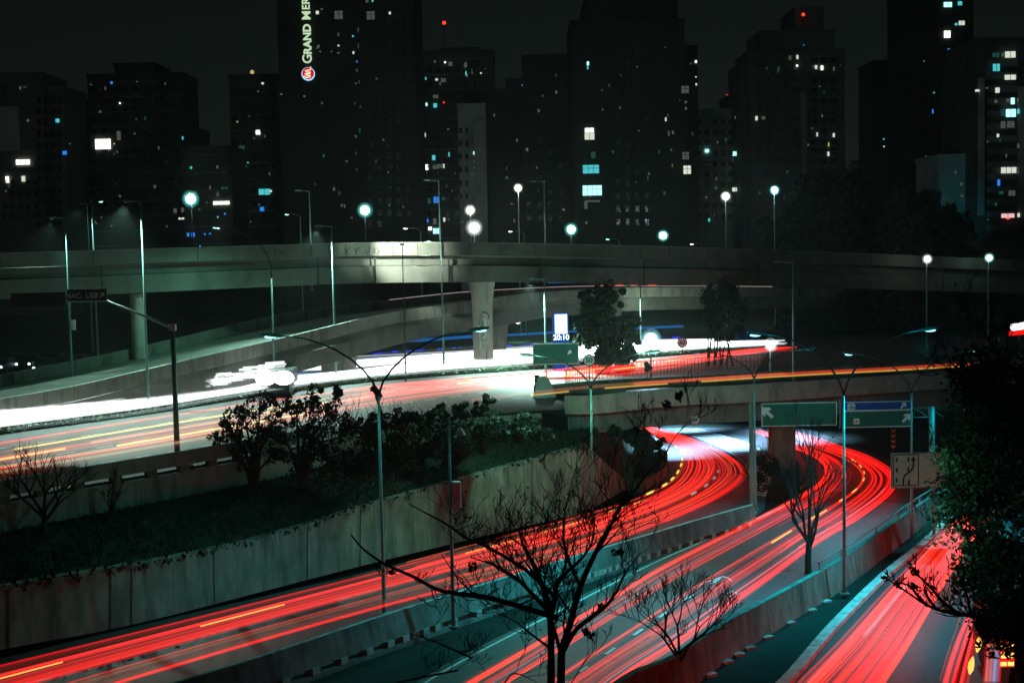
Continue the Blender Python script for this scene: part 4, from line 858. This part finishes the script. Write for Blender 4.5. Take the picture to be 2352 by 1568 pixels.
# its sign, reading upwards
D = 240; q = A(574.2+362*.3662, 398*.3662, D); sg = emit('sign_letters', (.72,1,.62), .75, False)
for s_, x, y0, h_ in (('G',363,372,2.15),('RAND',363,249,1.78),('M',357,100,2.0),('ER',354,28,1.78)):
    p = A(574.2+x*.3662, y0*.3662, D); o = text(s_, hotel, sg, (p.x, D-.3, p.z), h_, 'sign_lettering', (math.pi/2, -math.pi/2, 0), bold=.06 if s_ in ('RAND',) else .03, ext=.08, sx=1.0)
q = A(574.2+366*.3662, 466*.3662, D); m_ = MB(); m_.disc((q.x,D-.2,q.z), 1.12, .1, 36); em = m_.build('emblem_rim', emit('rim', (.30,.62,1), 1.3, False), hotel)
m_ = MB(); m_.disc((q.x,D-.28,q.z+.1), .97, .05, 36); m_.build('emblem_disc', emit('emblem', (.85,.01,.012), .8, False), em)
m_ = MB(); m_.tube([(q.x+x,D-.36,q.z+z) for x, z in ((-.75,-.35),(-.45,-.6),(.35,-.5),(.45,-.3),(-.35,-.2),(-.55,0),(.35,.05),(.45,.25),(-.3,.3),(-.5,.5),(.2,.62),(.55,.75),(.4,1.0),(.5,1.2))], .09, 6); m_.build('emblem_letter', emit('emblem_m', (1,.9,.6), 1.2, False), em)
tower('grey apartment tower with many small lights right of the hotel tower', [(955,1135,126),(1010,1100,118,3,126),(965,1120,137,2,150)], 300, dk,
  lit=[(2,1070,384,7,14,'w'),(2,1160,389,14,12,'d'),(2,1224,393,9,9,'W'),(2,1257,403,24,26,'d'),(2,1352,410,18,30,'d'),(2,1355,463,8,26,'c'),(2,1394,458,6,16,'d'),(2,1449,461,9,9,'w'),(2,1103,494,8,16,'c'),(2,1171,501,16,12,'w'),(2,1213,505,30,24,'d'),(2,1165,607,32,20,'d'),(2,1108,657,10,20,'C'),(2,1162,663,22,26,'c'),(2,1216,644,9,9,'r'),
   (2,1092,848,22,26,'w'),(2,1057,920,20,26,'d'),(2,1086,923,20,36,'d'),(2,1052,984,9,26,'y'),(2,1153,990,20,30,'c'),(2,1249,970,7,28,'c'),(2,1098,1050,40,32,'W'),(2,1166,1048,36,24,'d'),(2,1193,1042,34,24,'d'),(2,1216,1042,5,26,'w'),(2,1170,1254,34,38,'b'),(2,1213,1246,16,22,'q'),(2,1124,1260,20,34,'q'),(2,1160,1388,22,38,'d'),(2,1219,1378,12,26,'w'),(2,1105,1385,30,22,'b'),(2,1130,1434,22,20,'W'),(2,1171,1449,44,34,'C'),(2,1085,1465,24,20,'d')],
  grid=[(965,1130,160,500,21,30,10,14)], masts=[(1020,53,118,'r')])
tower('pale narrow wall block in front of the grey apartment tower', [(1051,1114,247),(1088,1115,285,-2)], 270, lt, lit=[(2,1410,961,18,18,'C'),(2,1472,1043,18,26,'b')], grid=[(1058,1084,300,520,14,30,6,10)])
tower('black block stepping up left of the middle tower, with a blue roof light', [(1118,1200,213),(1163,1200,188,2)], 290, bl_, lit=[(3,142,537,14,8,'b')])
tower('black flat roofed block left of the tall middle tower', [(1200,1330,134)], 285, bl_, grid=[(1215,1310,170,520,24,30,10,12)])
tower('tallest middle tower with a column of cyan lit balcony windows', [(1312,1572,56),(1345,1556,2,3,56)], 265, bl_, 20,
  lit=[(3,551,400,14,22,'C'),(3,550,424,8,26,'c'),(3,561,856,60,42,'w'),(3,560,818,54,26,'W'),(3,585,973,26,38,'q'),(3,570,1062,100,52,'c'),(3,578,1195,118,62,'C'),(3,538,1286,20,48,'d'),(3,580,1262,90,12,'d'),(3,1160,564,46,44,'d'),(3,1164,642,16,14,'d'),(3,1165,682,12,18,'d'),(3,1039,750,9,24,'w'),(3,1058,838,9,32,'d'),(3,1084,832,14,20,'d'),(3,1163,978,42,46,'d'),(3,1173,1066,46,52,'w')], grid=[(1420,1500,60,540,22,30,9,13)])
tower('narrow black block with three dots of light on its right edge', [(1572,1602,112)], 300, bl_, lit=[(3,1228,389,12,14,'W'),(3,1228,485,8,8,'w'),(3,1230,531,10,12,'w')])
tower('pale narrow block behind the slim white glowing lamp', [(1597,1680,258)], 320, lt, lit=[(3,1297,947,24,20,'C'),(3,1311,1380,10,20,'c')], grid=[(1606,1680,280,520,18,24,9,9)])
tower('grey stepped tower with a red roof beacon and rows of dark windows', [(1718,1940,122),(1745,1918,78,4,122),(1826,1892,24,6,80),(1700,1722,150,3)], 330, md, 18,
  lit=[(4,40,743,14,26,'w'),(4,83,741,22,20,'d'),(4,250,364,14,26,'d'),(4,296,360,12,24,'w'),(4,294,414,11,10,'W'),(4,413,423,14,22,'w'),(4,450,428,14,26,'W'),(4,525,433,12,24,'d'),(4,178,433,12,24,'q'),(4,420,844,8,24,'w'),(4,524,849,12,24,'w'),(4,492,908,6,24,'y'),(4,490,966,12,26,'w'),(4,335,285,6,6,'b')],
  grid=[(1870,1930,140,380,22,23,15,12),(1745,1830,160,380,20,23,7,10)], masts=[(1845,34,60,'r')], cols=[(1838,1852,215,400)])
tower('small dark block with two low lights left of the stepped tower', [(1672,1725,225)], 340, dk, lit=[(3,1474,965,56,26,'C'),(3,1478,738,16,18,'d'),(3,1474,1189,50,24,'w'),(3,1516,1243,22,42,'q')], masts=[(1671,221,240,'r'),(1703,184,240,'r')])
tower('dark slab behind the right trees with a short column of cyan dots', [(2008,2110,146),(2080,2100,115,2)], 310, bl_,
  lit=[(4,837,874,8,9,'c'),(4,889,875,10,20,'w'),(4,972,877,18,9,'c'),(4,838,920,8,8,'w'),(4,975,924,14,7,'c'),(4,980,1016,14,8,'w'),(4,976,1065,20,12,'C'),(4,979,1111,14,10,'c')])
tower('tall dark tower near the right edge with a column of blue and white windows', [(2096,2236,-40)], 270, bl_, 18,
  lit=[(4,1238,32,50,30,'C'),(4,1314,24,26,24,'c'),(4,1234,218,38,42,'W'),(4,1325,147,36,26,'w'),(4,1290,155,16,14,'c'),(4,1245,320,16,26,'b'),(4,1236,378,6,10,'c'),(4,1305,472,24,26,'b'),(4,1240,532,46,30,'w'),(4,1302,538,10,26,'q'),(4,1259,588,12,36,'c'),(4,1144,700,6,26,'b'),(4,1242,692,46,26,'w'),(4,1151,583,6,5,'c')])
tower('right edge apartment block with stacked balconies and many lit rooms', [(2240,2420,98)], 235, dk, 18,
  lit=[(4,1530,351,42,28,'q'),(4,1576,348,22,22,'d'),(4,1620,348,64,38,'w'),(4,1533,429,42,44,'c'),(4,1414,573,26,14,'w'),(4,1620,490,68,30,'w'),(4,1540,571,26,32,'w'),(4,1530,640,20,18,'d'),(4,1605,634,22,20,'d'),(4,1635,638,22,40,'C'),(4,1668,630,10,26,'d'),(4,1575,710,26,42,'q'),(4,1624,713,60,48,'C'),(4,1671,703,14,30,'c'),(4,1575,786,28,42,'d'),(4,1623,784,42,40,'d'),(4,1543,853,14,20,'w'),(4,1670,918,14,26,'d'),(4,1610,1070,94,36,'w'),(4,1548,1148,16,38,'b'),(4,1563,1210,26,20,'q'),(4,1630,1213,40,32,'d'),(4,1605,1354,80,26,'p'),(4,1672,1350,14,24,'w'),(4,1606,1372,20,8,'r')],
  bands=(2266,2332,140,530,3.3*.62), cols=[(2246,2258,180,495),(2337,2352,200,500)])
tower('low pale building lit cyan beside the dark tree mass on the right', [(2158,2238,364)], 240, lt, lit=[(4,1255,1320,14,24,'C')], cols=[(2180,2200,470,520)])
spot('facade_fill', A(2190, 575, 225), A(2195, 480, 240), 700, CYAN, 60, 1, .4)  # bare cyan spot added to light the low pale building
# ------------------------------------------------------------------ trees
def limb(mb, P, r0, r1, rng, twig=0, tl=1.0, tips=None, n=5):
    P = cat(P, 4); N = len(P); mb.tube(P, [lerp(r0, r1, i/(N-1)) for i in range(N)], n)
    for k in range(twig):
        s = rng.uniform(.25, 1); p = at(P, s); d = (at(P, min(1, s+.05))-at(P, max(0, s-.05))).normalized()
        twigs(mb, p, d, tl*rng.uniform(.5, 1), lerp(r0, r1, s)*.5, rng, 3, tips)
def twigs(mb, p, d, L, r, rng, dep, tips):
    a = Vector((rng.uniform(-1,1), rng.uniform(-1,1), rng.uniform(-.5,1))).normalized(); d = (d + a*.8).normalized(); P = [p]
    for i in range(3): d = (d + Vector((rng.uniform(-.3,.3), rng.uniform(-.3,.3), rng.uniform(-.1,.35)))).normalized(); P.append(P[-1]+d*L/3)
    r = min(max(r*.8, .0085), .03); mb.tube(P, [r, r*.8, r*.65, r*.4], 4, False)
    if dep > 0:
        for k in range(rng.choice([2,2,3])): twigs(mb, at(P, rng.uniform(.4,1)), d, L*rng.uniform(.5,.75), r*.6, rng, dep-1, tips)
    elif tips is not None: tips.append(P[-1])
def grow(mb, p, d, L, r, dep, rng, tips, spread=.7, up=.25):
    P = [Vector(p)]; d = Vector(d)
    for i in range(3): d = (d + Vector((rng.uniform(-.2,.2), rng.uniform(-.2,.2), up*rng.uniform(0,.5)))).normalized(); P.append(P[-1]+d*L/3)
    mb.tube(P, [r, r*.9, r*.8, r*.68], 6 if dep > 2 else 4, False)
    if dep == 0: tips.append(P[-1]); return
    for k in range(rng.choice([2,3])):
        a = Vector((rng.uniform(-1,1), rng.uniform(-1,1), rng.uniform(-.2,.8))); grow(mb, P[-1] if k < 2 else P[2], (d + a*spread).normalized(), L*rng.uniform(.65,.85), max(.009, r*.6), dep-1, rng, tips, spread, up)
def cr(P, D, ox=1148.2, oy=1033.6, s=.3409, jit=0, rng=None):
    return [A(ox+x*s, oy+y*s, D + (rng.uniform(-jit, jit) if rng else 0)) for x, y in P]
rng = random.Random(31); D = 36
bt_ = thing('bare_tree', 'big bare tree in the foreground with two trunks and long reaching boughs', 'tree', G(1275, 2239, ZG)); base = A(1270, 2200, D); base.z = ZG
tm, cm, tips = MB(), MB(), []
limbs = [([(360,3800),(345,2400),(345,1568),(345,1350),(330,1050),(260,850),(190,700),(150,620),(130,540)], .16, .03, 16),
 ([(370,3800),(400,2400),(412,1568),(420,1350),(470,1180),(540,930),(640,700),(720,560),(800,400),(870,320),(1000,150),(1120,20)], .16, .018, 12),
 ([(340,1110),(370,1000),(385,900),(450,820),(540,740),(620,620),(640,480)], .11, .02, 16), ([(430,1350),(520,1200),(700,1060),(780,960),(850,820),(940,700)], .09, .016, 10),
 ([(330,1080),(250,1000),(130,880),(0,790),(-200,720)], .09, .02, 14), ([(545,920),(470,760),(430,600),(440,400),(500,230)], .07, .015, 12), ([(640,700),(680,600),(770,470),(860,240)], .06, .012, 8),
 ([(340,1330),(240,1260),(100,1150),(-60,1080)], .05, .012, 10), ([(420,1400),(360,1180),(300,950),(330,760),(420,620)], .07, .015, 12), ([(1080,50),(1060,-10),(1050,-70)], .02, .01, 2), ([(1120,20),(1160,-60),(1215,-130),(1300,-220),(1390,-290)], .022, .011, 3), ([(1000,150),(985,60),(940,-20),(905,-60)], .02, .01, 3),
 ([(30,1568),(100,1500),(250,1560)], .03, .012, 3), ([(480,1568),(560,1440),(610,1360)], .02, .01, 3)]
for P, r0, r1, tw in limbs:
    Q = cr(P, D, jit=.25, rng=rng); limb(tm, Q, r0*.85, r1*.7, rng, tw, 1.15, tips)
for P, r0, r1, tw in [([(680,565),(760,660),(900,760),(1100,850),(1250,930),(1400,965),(1600,990),(1853,1060),(2080,1130)], .02, .085, 8), ([(1070,360),(1200,430),(1330,500),(1460,590),(1600,650),(1853,800),(2050,980)], .015, .06, 10),
 ([(980,1568),(1100,1540),(1400,1480)], .02, .03, 4), ([(1080,1230),(1250,1290),(1500,1400)], .012, .03, 6), ([(1290,700),(1400,860),(1500,960)], .012, .025, 4)]:
    Q = cr(P, D, 574, 1033.6, jit=.2, rng=rng); limb(tm, Q, r0, r1, rng, tw, .8, tips)
tm.build('trunk', M['bark'], bt_)
lf = MB(); rng2 = random.Random(4)
for u, v in ((1561,907),(1559,912),(1530,926),(1533,932),(1462,988),(1412,1270),(900,1312),(1075,1302),(1085,1305),(1090,1300),(1355,1455),(1345,1450),(1380,1395),(1425,1268)): leaves(lf, A(u, v, D), .1, 26, .06, rng2)
for p in rng.sample(tips, min(60, len(tips))): leaves(lf, p, .05, 6, .035, rng2)
lf.build('leaves', M['leafd'], bt_)
def baretree(label, u, vb, D, zb, vt, spread_px, seed, r=.16, name='bare_tree', dep=6, trunk_v=None, up=.2, spread=.75):
    rng = random.Random(seed); zb = zroad(D)-.45 if zb < -5 else zb; b = A(u, vb, D); b.z = zb; t = thing(name, label, 'tree', b); H = A(u, vt, D).z-zb; m_ = MB(); tips = []
    h = (A(u, trunk_v, D).z-zb) if trunk_v else H*.4
    P = [b, b+Vector((rng.uniform(-.1,.1),0,h*.5)), b+Vector((rng.uniform(-.15,.15),0,h))]; m_.tube(P, [r, r*.85, r*.72], 8)
    L = (H-h)*.34; n0 = 4
    for k in range(n0):
        q = 2*math.pi*k/n0+rng.random(); grow(m_, P[-1]-Vector((0,0,h*.08*k)), (math.cos(q)*spread, math.sin(q)*spread*.7, .75), L*rng.uniform(.85,1.15)*spread_px, r*.5, dep-1, rng, tips, spread, up)
    grow(m_, P[-1], (0,0,1), L, r*.55, dep-1, rng, tips, spread*.7, up); m_.build('trunk', M['bark'], t); return t, tips
baretree('small bare tree with a fine round crown over the lower teal road', 1565, 1900, 50, ZG, 1308, 1.0, 3, .10, trunk_v=1500, up=.1)
baretree('tall slender bare tree standing at the roadside wall below the green board', 1857, 1400, 71, ZG, 985, .8, 12, .19, trunk_v=1240, up=.35, spread=.6)
baretree('small bare tree beside the bridge pillar, seen through the opening', 1745, 1150, 98, ZG, 1020, .8, 15, .1, trunk_v=1120, dep=5)
baretree('leafless crooked shrub at the left edge in front of the slotted barrier', 98, 1212, 63, -2.2, 1045, 1.3, 6, .16, dep=5, up=.05)
baretree('leafless crooked shrub right of the one at the left edge', 252, 1200, 66, -2.1, 1075, .7, 8, .12, dep=5)
def leafy(label, u, vb, D, zb, clumps, seed, r=.14, n=260, s=.11, mat='leafd', name='leafy_tree', trunks=((0,0),), catg='tree', sticks=0):
    """clumps: (u, v, radius in m, distance offset)"""
    rng = random.Random(seed); b = A(u, vb, D); b.z = zb; t = thing(name, label, catg, b); tm_, lm = MB(), MB()
    cs = [(A(cu_, cv_, D+dd), rr) for cu_, cv_, rr, dd in clumps]
    for k, (c, rr) in enumerate(cs):
        dx = trunks[k % len(trunks)][0]; s0 = b + Vector((dx,0,0)); m1 = lerp(s0, c, .45) + Vector((0,0,.2)); m1.x = lerp(s0.x, c.x, .25)
        tm_.tube([s0 + Vector((0,0,-.1)), m1, c], [r, r*.5, r*.15], 6)
        for i in range(5): twigs(tm_, lerp(m1, c, rng.uniform(.3,1)), (c-m1).normalized(), rr*1.2, r*.2, rng, 2 if sticks else 1, None)
        for i in range(max(5, int(rr*15))):
            d = Vector((rng.gauss(0,1), rng.gauss(0,1), rng.gauss(0,1))).normalized()*rr*rng.uniform(.1,1); leaves(lm, c+d, rr*rng.uniform(.18,.42), int(n*rng.uniform(.6,1.3)/3), s*1.15, rng)
    tm_.build('trunk', M['bark'], t); lm.build('crown', M[mat], t); return t
leafy('dense dark bushy tree between the green board and the cyan glowing lamp', 1395, 872, 119, 0, [(1350,690,1.1,0),(1400,682,1.3,1),(1375,730,1.5,0),(1430,740,1.3,0),(1350,770,1.3,0),(1400,790,1.6,.5),(1440,800,1.2,0),(1385,835,1.3,0),(1430,840,1.2,0),(1450,775,.8,0)], 1, .2, 340, .15)
leafy('tall tree with slim bundled stems and a high thin crown left of the blue board', 1655, 856, 124, 0, [(1630,680,1.3,0),(1680,685,1.4,0),(1650,710,1.3,0),(1700,720,1.2,0),(1625,720,.9,0),(1668,665,1.0,0),(1640,750,.8,0),(1690,755,.8,0)], 2, .12, 160, .14, 'leafd', trunks=((-1.1,0),(-.5,0),(0,0),(.5,0),(1.1,0)))
leafy('small spiky shrub on the avenue edge right of the bushy tree', 1487, 862, 112, 0, [(1486,845,.4,0),(1484,838,.3,0)], 3, .05, 300, .12, catg='shrub', name='shrub')
leafy('leafy tree behind the slotted barrier, rising before the red streaks', 585, 1120, 74, -1.6, [(520,975,.7,0),(560,950,.9,0),(600,930,.8,0),(545,1000,1.0,0),(610,985,1.1,0),(640,945,.7,0),(580,1040,1.1,0),(495,1010,.5,0),(630,1040,1.0,0)], 4, .16, 110, .085, sticks=1)
leafy('second leafy tree behind the barrier, between the first and the lamp', 690, 1120, 75, -1.6, [(680,935,.8,0),(720,920,.9,0),(700,990,1.1,0),(760,960,1.0,0),(800,985,1.1,0),(740,1030,1.2,0),(770,1060,1.1,0),(690,1060,1.0,0),(780,905,.5,0),(650,1000,.8,0)], 5, .17, 150, .09, sticks=1)
leafy('bush by the double armed lamp with a few bare upright twigs', 900, 1100, 76, -1.6, [(860,1010,1.1,0),(900,975,.9,0),(850,965,.7,0),(940,960,.8,0),(920,1010,1.1,0),(866,905,.35,0),(858,893,.3,0),(830,1050,1.2,0),(900,1060,1.2,0)], 6, .12, 240, .09, sticks=1, catg='bush', name='bush')
leafy('long dark bush with curled leaves under the avenue edge, left of the bridge', 1050, 1060, 82, -1.6, [(980,965,.8,0),(1020,950,.7,0),(1060,945,.7,0),(1100,940,.6,0),(1126,918,.45,0),(1000,1010,1.3,0),(1070,1000,1.3,0),(1130,990,1.2,0),(1190,985,1.1,0),(960,1050,1.2,0),(1030,1050,1.2,0),(1240,990,1.0,0)], 7, .1, 330, .10, catg='bush', name='bush')
leafy('dark creeper mound over the abutment left of the red bend', 1440, 1080, 95, -5.5, [(1478,1035,.9,0),(1500,1052,.8,1),(1468,1010,.8,0),(1440,1000,.8,1),(1508,1020,.7,2),(1410,995,.7,0)], 8, .08, 340, .12, catg='creeper', name='creeper')
leafy('pale leafed shrub on the island at the foot of the bridge pillar', 1770, 1160, 97, ZG, [(1745,1060,.7,0),(1770,1075,.9,0),(1750,1095,.7,0),(1800,1090,1.0,0),(1790,1130,.9,0),(1830,1120,.8,0)], 9, .06, 170, .1, catg='shrub', name='shrub')
# the dark wood beyond the avenue on the right: single trees one can tell apart along its skyline
wood = [('round topped dark tree rising highest beside the stepped tower', 1890, 395, 205), ('dark tree at the left end of the wood below the stepped tower', 1800, 520, 200), ('dark spreading tree right of the highest one in the wood', 1990, 395, 210), ('dark tree in the middle of the wood below the slab with cyan dots', 2080, 450, 200), ('dark tree at the right end of the wood beside the cyan lit building', 2160, 500, 190),
        ('low dark tree in front of the wood under the viaduct end', 1850, 640, 170), ('low dark tree in front of the wood, right of the hanging thin post', 2000, 650, 168), ('low dark tree in front of the wood near the last glowing lamps', 2140, 660, 165), ('low dark tree at the far right below the last glowing lamps', 2290, 690, 160)]
for i, (lb, u, vt, D_) in enumerate(wood):
    R_ = random.Random(40+i); cl = []; k = FPX/D_; hh = (A(u, vt, D_).z)
    for j in range(15):
        fr = R_.random(); v = vt+16+fr*(.72*hh*k); wd = 78*(1-.25*abs(fr-.45)) if fr > .12 else 38; cl.append((u+R_.uniform(-wd, wd), v, R_.uniform(1.9,3.0), R_.uniform(-2,3)))
    tr = leafy(lb, u, 800, D_, 0, cl, 60+i, .3, 150, .36); tr['group'] = 'dark trees of the wood beyond the avenue'
# foreground tree at the right edge
rng = random.Random(77); D = 33; rt_ = thing('leafy_tree', 'huge dark foreground tree filling the right edge, with a few teal lit leaves', 'tree', (A(2400,800,D).x, D, ZG))
tm_, lm = MB(), MB(); bx = A(2400,800,D).x
tm_.tube([(bx,D,ZG),(bx-.2,D,-2),(bx-.4,D,2),(bx,D,6)], [.35,.3,.25,.15], 10)
for i in range(330):
    v = rng.uniform(800, 1480); ul = {0:2195}.get(0); ul = 2192+ (max(0, 950-v)*.36) + (max(0, v-1280)*.5) + 26*math.sin(v*.021)
    u = ul - 16 + abs(rng.gauss(0, 1))*110 if rng.random() < .6 else rng.uniform(ul, 2420)
    if v < 860 and rng.random() < .45: continue
    if 1380 < v and u < 2240: continue
    if u > 2225 and 1300 < v < 1440 and rng.random() < .35: continue
    c = A(u+18, v, D+rng.uniform(-2.5, 2.5)); leaves(lm, c, rng.choice([.2,.3,.5,.7]), 95, .07, rng)
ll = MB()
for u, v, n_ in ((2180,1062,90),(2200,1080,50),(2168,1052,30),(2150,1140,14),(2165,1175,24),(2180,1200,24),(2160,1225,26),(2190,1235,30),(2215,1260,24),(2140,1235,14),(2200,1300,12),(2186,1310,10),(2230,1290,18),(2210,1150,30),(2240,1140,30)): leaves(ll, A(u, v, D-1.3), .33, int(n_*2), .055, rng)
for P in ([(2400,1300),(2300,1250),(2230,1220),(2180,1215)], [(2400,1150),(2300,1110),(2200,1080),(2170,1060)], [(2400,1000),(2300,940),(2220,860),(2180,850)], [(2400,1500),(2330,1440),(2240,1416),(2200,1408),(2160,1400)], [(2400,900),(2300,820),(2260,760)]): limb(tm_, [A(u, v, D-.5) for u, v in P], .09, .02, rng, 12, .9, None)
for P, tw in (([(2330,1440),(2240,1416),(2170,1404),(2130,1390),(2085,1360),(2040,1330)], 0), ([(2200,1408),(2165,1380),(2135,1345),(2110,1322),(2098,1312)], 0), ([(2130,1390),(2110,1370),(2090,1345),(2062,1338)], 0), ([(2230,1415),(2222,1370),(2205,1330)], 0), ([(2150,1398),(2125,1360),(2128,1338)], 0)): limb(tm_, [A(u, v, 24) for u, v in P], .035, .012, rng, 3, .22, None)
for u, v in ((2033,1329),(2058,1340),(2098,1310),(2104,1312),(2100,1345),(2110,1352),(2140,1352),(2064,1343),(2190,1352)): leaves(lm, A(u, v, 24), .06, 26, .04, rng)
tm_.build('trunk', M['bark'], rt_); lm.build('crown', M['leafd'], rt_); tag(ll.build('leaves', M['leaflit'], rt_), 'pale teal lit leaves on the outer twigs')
spot('lamp_or_fill_light', (bx-9, 24, 6), A(2190, 1085, D-1.3), 1000, TEAL, 24, .8, .3)  # bare spot of an unseen lamp, aimed at the upper leaf clump
spot('lamp_or_fill_light', (bx-9, 24, 6), A(2180, 1225, D-1.3), 800, TEAL, 24, .8, .3)  # same unseen lamp, bare spot for the lower leaf clump
spot('lamp_or_fill_light', (bx-7, 40, 8), A(2110, 1080, 82), 8000, TEAL, 9, .8, .3)  # bare spot added to light the lane sign, its lamp unseen
S = Streaks(); S.add([A(2325,752,120), A(2352,748,119), A(2380,745,118)], .3, (.95,1,1), 8); S.add([A(2318,766,120), A(2380,760,118)], .2, RED, 1.5); S.build('bright white and red streak glimpsed through the big tree at the right edge')
# ------------------------------------------------------------------ vehicles
def car(label, u, v, z, D=None, rz=math.pi, hl=((1,1,.95),3), group=None, scale=1, catg='car'):
    """built facing -y after rz; body profile with cabin, wheels, lamps"""
    b = G(u, v, z) if D is None else Vector((A(u, 800, D).x, D, z)); t = thing('parked_car' if catg == 'car' else catg, label, catg, b, group)
    m_ = MB(); prof = [(-2.1,.35),(-2.1,.8),(-1.2,.95),(-.6,1.4),(.9,1.42),(1.6,.98),(2.1,.9),(2.15,.35)]
    m_.prism([b + Vector((-.85, y, z_)) for y, z_ in prof], (1.7,0,0)); m_.build('body', M['dark'], t)
    m_ = MB(); m_.prism([b + Vector((-.74, y, z_)) for y, z_ in [(-1.13,.98),(-.62,1.36),(-.6,1.33),(-1.08,.97)]], (1.48,0,0)); m_.build('windscreen', M['glass'], t)
    for x in (-.8, .8):
        for y in (-1.35, 1.35): m_ = MB(); m_.tube([b + Vector((x-.1,y,.32)), b + Vector((x+.1,y,.32))], .32, 12); m_.build('wheel', M['sblack'], t)
        m_ = MB(); m_.ball(b + Vector((x*.75,-2.08,.66)), .15, 8, 6, (1,.5,.8)); m_.build('headlight', emit('hl_%g' % hl[1], hl[0], hl[1]), t)
    return t
for i, (lb, u, d) in enumerate((('car with white headlights at the left edge below the viaduct', 4, 133), ('small distant car left of the first pair of bright cars', 42, 138), ('distant car just left of the bright cluster at the far left', 68, 136), ('brightest distant car of the cluster at the far left', 108, 131), ('second bright car of the cluster at the far left', 120, 137), ('distant car behind the tall bare post at the far left', 146, 132), ('distant car just right of the tall bare post at the far left', 172, 134))):
    car(lb, u, 830, 0, d, hl=((.6,.85,1), 4), group='cars queuing beyond the ramp at the far left')
S = Streaks(); rg = random.Random(6)
for k in range(110):
    u = rg.uniform(400, 612); b = A(u, 895-(u-405)*.165-rg.uniform(0, 18+(u-405)*.05), 101.5+(u-400)*.015); wd = rg.uniform(.5, 2.2); S.add([b, b+Vector((wd, .25, .05))], rg.uniform(.03,.1), (.9,1,1), rg.choice([.5,1,2.5]))
S.build('blurred white patches of headlights under the left part of the ramp')
b = Vector((A(630, 840, 104.6).x, 104.6, 0)); bu = thing('van', 'van with dazzling headlights where the ramp meets the white streaks', 'van', b)
m_ = MB(); m_.prism([b + Vector((-1.05, y, z)) for y, z in ((0,.35),(0,1.3),(.6,1.95),(4.4,1.95),(4.5,.35))], (2.1,0,0)); m_.build('body', M['sblack'], bu)
m_ = MB(); m_.prism([b + Vector((-.9, y, z)) for y, z in ((.02,1.38),(.56,1.9),(.5,1.93),(-.03,1.4))], (1.8,0,0)); m_.build('windscreen', M['glass'], bu)
for x, z in ((-.66,1.5), (.66,1.5)): m_ = MB(); m_.ball(b + Vector((x,-.05,z)), .62, 14, 9, (1.25,.5,.85)); m_.build('headlight', emit('hl_bus', (.85,1,1), 9), bu)
for x in (-.95, .95):
    for y in (.9, 4.1): m_ = MB(); m_.tube([b + Vector((x-.12,y,.36)), b + Vector((x+.12,y,.36))], .36, 14); m_.build('wheel', M['sblack'], bu)
b = G(2330, 1590, Z2); tk = thing('truck', 'dark truck at the bottom right corner with a glowing red and amber lamp cluster', 'truck', b)
m_ = MB(); m_.box(b + Vector((.9,2,1.6)), (2.1,4,1.9)); m_.build('body', M['sblack'], tk); m_ = MB(); m_.box(b + Vector((.9,2.1,.55)), (1.6,4.1,.2)); m_.build('chassis', M['sblack'], tk)
for x in (.1, 1.7):
    for y in (.9, 3.3): m_ = MB(); m_.tube([b + Vector((x-.14,y,.5)), b + Vector((x+.14,y,.5))], .5, 14); m_.build('wheel', M['sblack'], tk)
D = b.y-.12; c_, w_, h_ = rect(2296,1470,2329,1530,D); m_ = MB(); m_.box(c_, (w_,.08,h_)); lc = m_.build('lamp_cluster', emit('cluster', (1,.02,.02), .9), tk)
m_ = MB()
for x in (-.25,.25):
    for z in (.33,-.05): m_.box(c_ + Vector((x*w_,-.05,z*h_)), (w_*.34,.03,h_*.2))
    m_.box(c_ + Vector((x*w_,-.05,-.37*h_)), (w_*.4,.03,h_*.14))
m_.build('bulb_panel', emit('bulbs', (1,.75,.15), 1.5), lc)

m, n, l_, b_ = nt('haze'); n.remove(b_); v_ = n.new('ShaderNodeVolumePrincipled'); v_.inputs[ 'Density'].default_value = .00022; v_.inputs['Anisotropy'].default_value = .75; v_.inputs['Color'].default_value = (.75,.9,.85,1); l_.new(v_.outputs[0], n['Material Output'].inputs['Volume'])
mb = MB(); mb.box((0, 190, 45), (720, 500, 110)); tag(mb.build('haze', m), 'thin night haze over the roads', 'haze', None, 'stuff')
